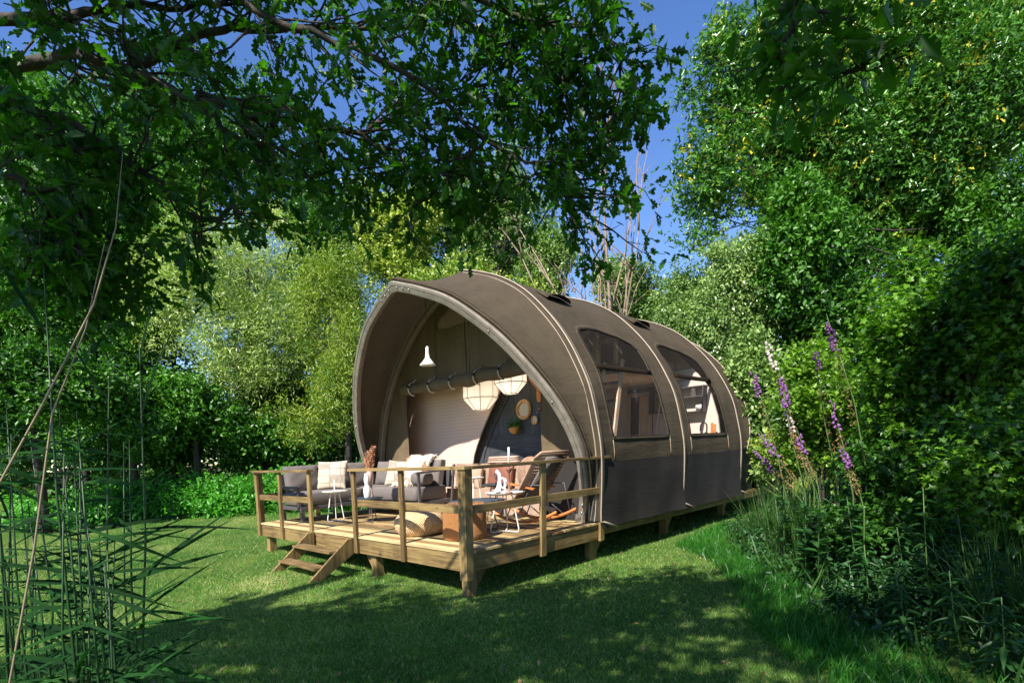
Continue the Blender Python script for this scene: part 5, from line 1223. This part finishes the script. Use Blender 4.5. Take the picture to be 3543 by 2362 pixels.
# foxgloves
def mflower(name, c1, c2):
    return leafmat(name, c1, c2, .35, .5, tcol=(1.2, 1, 1.2))
F_P = mflower('foxglove_purple', (.20, .06, .24), (.36, .15, .40)); F_W = mflower('foxglove_white', (.62, .55, .50), (.80, .76, .72)); F_S = mflower('foxglove_seed', (.25, .14, .05), (.42, .26, .12)); 
bell = MB().lathe((0, 0, 0), [(.006, 0), (.014, -.008), (.017, -.028), (.024, -.045)], 8)
bell_me = {k: bell.mesh('flower', m) for k, m in (('p', F_P), ('w', F_W))}
for me in bell_me.values(): a_ = me.attributes.new('tint', 'FLOAT', 'FACE'); a_.data.foreach_set('value', np.full(len(me.polygons), .5, dtype=np.float32))
stemmat = flat('green_stem', (.07, .13, .03), .6, .2)
def foxglove(px0, py0, px1, py1, Y, kind, nb, frac, label):
    """py0/px0: tip of the spike, py1/px1: lower end of the stem that can be seen"""
    tip = np.array(at(px0, py0, Y)); low = np.array(at(px1, py1, Y)); d = (low-tip); k = 1.0
    b = Vector(tuple(low)); b.z = gh(b.x, b.y); o = wempty('foxglove', b, label, 'foxglove', 'foxgloves at the edge of the hedge')
    midp = low*.55+tip*.45; pts = [np.array(b), np.array((low[0], low[1], max(low[2], b.z+.3))), midp+rs.normal(size=3)*.02, tip]
    mp = lambda p: (p[0]-b.x, p[1]-b.y, p[2]-b.z)
    MB(mp).tube([tuple(q) for q in pts], [.009, .008, .006, .002], 6).build('stem', stemmat, o)
    L = np.linalg.norm(tip-midp); ax = (midp-tip)/L
    for i in range(nb):
        t = .06+frac*(i+.5)/nb; s = tip+(low-tip)*t*.8; a = rs.uniform(0, 2*math.pi); out = np.array((math.cos(a)*.8-.3, math.sin(a)*.5-.55, -.1)); out /= np.linalg.norm(out)
        ob_ = bpy.data.objects.new('flower', bell_me[kind]); C.objects.link(ob_); ob_.parent = o
        sz = .55+.75*min(1, t/frac*1.6); zc = Vector((-out[0]*.62, -out[1]*.62, .75)).normalized(); M_ = zc.to_track_quat('Z', 'Y').to_matrix().to_4x4(); q = Vector(tuple(s))-b+Vector(tuple(out))*.018
        ob_.matrix_local = Matrix.Translation(q) @ M_ @ Matrix.Scale(sz*.58, 4)
    n = 110; t = frac+.05+rs.random(n)*(.80-frac); P = np.array([tip+(low-tip)*a*.9 for a in t])-np.array(b)+rs.normal(size=(n, 3))*.018
    sdp = link('seed_pods', leafmesh('seed_pods', P, rs.normal(size=(n, 3))+np.array([0, 0, .3]), rdir(rs, n), np.full(n, .024), T_OVAL, F_S, rs.random(n)*.8), o); sdp['kind'] = 'stuff'
    n = 26; t = rs.random(n)*.8; P = np.array([np.array(b)+(low-np.array(b))*a*1.0+np.array((0, 0, .1)) for a in t])-np.array(b); D = rs.normal(size=(n, 3))*np.array([1, 1, .3])+np.array([0, 0, .3])
    link('leaves', leafmesh('leaves', P, D, np.tile([0, 0, 1.], (n, 1)), .09+.08*rs.random(n), T_OVAL, L_HERB, rs.random(n)), o)
foxglove(1898, 720, 1990, 1080, 6.0, 'p', 26, .22, 'tallest purple foxglove at the upper right of the group')
foxglove(1757, 765, 1860, 1120, 6.4, 'w', 20, .22, 'tall white foxglove between the purple ones')
foxglove(1790, 850, 1850, 1130, 6.1, 'p', 34, .30, 'purple foxglove with the densest bells in the middle')
foxglove(1725, 838, 1800, 1110, 6.6, 'p', 18, .26, 'purple foxglove left of the middle beside the tent')
foxglove(1868, 790, 1925, 1110, 6.2, 'p', 12, .16, 'slim purple foxglove with only a few upper bells')
foxglove(1742, 985, 1850, 1140, 6.0, 'p', 16, .42, 'short pink foxglove leaning left low beside the tent')
foxglove(1728, 1025, 1850, 1160, 6.2, 'p', 20, .45, 'lowest pink foxglove leaning left against the tent end')
foxglove(1800, 930, 1870, 1120, 6.2, 'w', 16, .34, 'short white foxglove in the middle of the group')
foxglove(1830, 985, 1880, 1150, 5.8, 'p', 14, .34, 'small purple foxglove under the short white one')
foxglove(1905, 905, 1960, 1140, 5.8, 'p', 12, .36, 'purple foxglove with drooping bells at the right')
foxglove(1930, 1020, 1985, 1170, 5.4, 'p', 16, .35, 'dusky purple foxglove in shade lowest at the right')
# willowherb plants in front of the hedge
def herb(px, py, pyb, Y, label, n=26, sz=.17):
    tip = at(px, py, Y); b = at(px+rnd.uniform(5, 40), pyb, Y); b.z = gh(b.x, b.y)
    o = wempty('willowherb', b, label, 'plant', 'tall leafy plants on the right bank'); d = tip-b
    MB().tube([(0, 0, 0), tuple(d*.5+Vector((rnd.uniform(-.03, .03), 0, 0))), tuple(d)], [.006, .005, .003], 5).build('stem', stemmat, o)
    P = np.array([tuple(d*(.25+.75*i/n)) for i in range(n)]); a = np.arange(n)*2.4; D = np.stack([np.cos(a), np.sin(a), .45-.5*rs.random(n)], 1)+rs.normal(size=(n, 3))*.15
    sl_ = sz*(1.15-.55*np.arange(n)/n)
    tn = np.clip(.5+.25*rs.normal(size=n), 0, 1)
    ms = [leafmesh('leaf', np.zeros((1, 3)), np.array([[1., 0, 0]]), np.array([[0, 0, 1.]]), [1.0], T_HB, L_HERB, np.array([q])) for q in (.2, .5, .8)] if not HB else HB
    HB[:] = ms
    for i in range(n):
        Dv = D[i]/np.linalg.norm(D[i]); Y_ = np.cross([0, 0, 1.], Dv); Y_ /= np.linalg.norm(Y_); Z_ = np.cross(Dv, Y_); s = sl_[i]; q = P[i]
        lf_ = bpy.data.objects.new('leaf', ms[min(2, int(tn[i]*3))]); C.objects.link(lf_); lf_.parent = o
        lf_.matrix_local = Matrix(((Dv[0]*s, Y_[0]*s, Z_[0]*s, q[0]), (Dv[1]*s, Y_[1]*s, Z_[1]*s, q[1]), (Dv[2]*s, Y_[2]*s, Z_[2]*s, q[2]), (0, 0, 0, 1)))
HB = []; T_HB = template([(0, 0), (.12, .07), (.35, .13), (.7, .08), (1, 0)], .4, .45)
HE = [(2120, 1120, 1480, 4.6, 'tallest pale stemmed plant right of centre on the bank'), (2200, 1180, 1500, 4.3, 'leafy plant right of the tallest one on the bank'), (1985, 1250, 1440, 4.9, 'leafy plant left of the tallest one on the bank'),
      (2060, 1210, 1460, 4.6, 'slender plant between the two tall leafy ones'), (2270, 1240, 1520, 3.9, 'broad leaved plant second from the right edge'), (2180, 1310, 1520, 3.8, 'short plant in front of the tall pale stemmed one'), (2060, 1330, 1480, 4.3, 'short drooping plant low in the bank middle'),
      (1920, 1330, 1430, 5.2, 'small leafy plant beside the rushes'), (2300, 1370, 1560, 3.5, 'nearest leafy plant at the lower right corner'), (1875, 1090, 1330, 6.4, 'tall plant with upright leaves under the foxgloves'), (1800, 1110, 1300, 7.2, 'leafy plant catching sun at the left end of the bank'), (1945, 1140, 1400, 5.6, 'broad leaved shaded plant right of the rushes')]
for h_ in HE: herb(*h_)
# two small daisies in the long grass
for (px, py, lb) in ((1837, 1389, 'tiny white daisy in the long grass near the bank'), (1765, 1351, 'tiny white daisy in the long grass farther up')):
    dd = FW+RT*((px*1.5064-CX)/F_PX)-UP*((py*1.5064-CY)/F_PX); t = -(HC-.10)/dd.z; p = Vector((0, 0, HC))+dd*t; o = wempty('daisy', Vector((p.x, p.y, gh(p.x, p.y))), lb, 'flower')
    MB().tube([(0, 0, 0), (0, 0, .08)], .0015, 4).build('stem', stemmat, o); k = 9; a = 2*math.pi*np.arange(k)/k
    link('petals', leafmesh('petals', np.tile([0, 0, .08], (k, 1)), np.stack([np.cos(a), np.sin(a), np.full(k, .2)], 1), np.tile([0, 0, 1.], (k, 1)), np.full(k, .012), T_OVAL, F_W, np.full(k, .8)), o)
# ---------------------------------------------------------------- reeds in the left foreground
rs = np.random.RandomState(91)
T_RL = (np.array([(0, .012, 0), (0, -.012, 0), (.3, .035, .02), (.3, -.035, .02), (.65, .026, 0), (.65, -.026, 0), (1, 0, -.05)], dtype=np.float32), [(0, 1, 3, 2), (2, 3, 5, 4), (4, 5, 6)])
RLM = [leafmesh('leaf', np.zeros((1, 3)), np.array([[1., 0, 0]]), np.array([[0, 0, 1.]]), [1.0], T_RL, L_REED, np.array([q])) for q in (.1, .35, .6, .85)]
reedstem = flat('reed_stem', (.012, .045, .008), .5, .2)
def reed(px, pyt, Y, label, nl, lean=0, up=False):
    tip = np.array(at(px, pyt, Y)); b = np.array(at(px-lean, 1700, Y)); b[2] = 0
    bv = Vector(tuple(b)); o = wempty('reed', bv, label, 'reed', 'reeds in the left foreground'); d = tip-b
    MB().tube([(0, 0, 0), tuple(d*.35+rs.normal(size=3)*.015), tuple(d*.7+rs.normal(size=3)*.02), tuple(d)], [.0055, .005, .0035, .0015], 5).build('stem', reedstem, o)
    for i in range(nl):
        t = .30+.70*(i+.5)/nl; q = d*t; s = 1 if rs.random() < .62 else -1; D = np.array((s*(.9+.2*rs.random()), rs.normal()*.55, (.85-1.3*rs.random()) if not (up and t > .8) else 2.2)); D /= np.linalg.norm(D)
        N_ = np.array((0, -.75, .8))+rs.normal(size=3)*.35; Y_ = np.cross(N_, D); Y_ /= np.linalg.norm(Y_); Z_ = np.cross(D, Y_); L_ = (.26+.24*rs.random())*(1.1-.4*t)
        lf_ = bpy.data.objects.new('leaf', RLM[rs.randint(4)]); C.objects.link(lf_); lf_.parent = o
        lf_.matrix_local = Matrix(((D[0]*L_, Y_[0]*L_*.6, Z_[0]*L_, q[0]), (D[1]*L_, Y_[1]*L_*.6, Z_[1]*L_, q[1]), (D[2]*L_, Y_[2]*L_*.6, Z_[2]*L_, q[2]), (0, 0, 0, 1)))
REEDS = [(320, 790, 1.75, 'tallest green reed at the right of the reeds', 9, 60, True), (100, 610, 1.6, 'tall green reed with a broad upright top leaf', 12, -60, True), (250, 870, 1.7, 'green reed with a pointed top leaf left of the tallest', 10, 50, True)]
AD = ['thin', 'short', 'bent', 'dark', 'slender', 'young', 'narrow']
for i in range(30):
    px = int(-30+rs.random()**1.1*330); py = int(880+rs.random()*330+px*.35); REEDS.append((px, py, 1.5+.9*rs.random(), 'one of the green reeds with dark sideways leaves crowded at the left edge', rs.randint(9, 14), rs.normal()*40, False))
for q in REEDS: reed(*q)
for (p0, p1, p2, lb) in (((282, 350), (215, 700), (-40, 1180), 'long straw coloured dry stalk leaning right across the reeds'), ((240, 560), (120, 950), (20, 1580), 'second dry straw stalk rising more steeply at the left')):
    a = np.array(at(*p0, 1.55)); c = np.array(at(*p1, 1.5)); e = np.array(at(*p2, 1.45)); g_ = e+(e-c)*max(0, (e[2]+.02)/max(.05, c[2]-e[2])); bv = Vector(tuple(g_)); o = wempty('dry_reed', bv, lb, 'reed')
    o2_ = MB(lambda p: (p[0]-bv.x, p[1]-bv.y, p[2]-bv.z)).tube([tuple(x) for x in (g_, e, (e+c)/2+np.array((0.012, 0, .01)), c, (a+c)/2+np.array((.02, 0, 0)), a)], [.0032, .003, .0028, .0024, .0016, .0008], 6).build('stem', flat('straw', (.22, .165, .10), .6, .15), o)
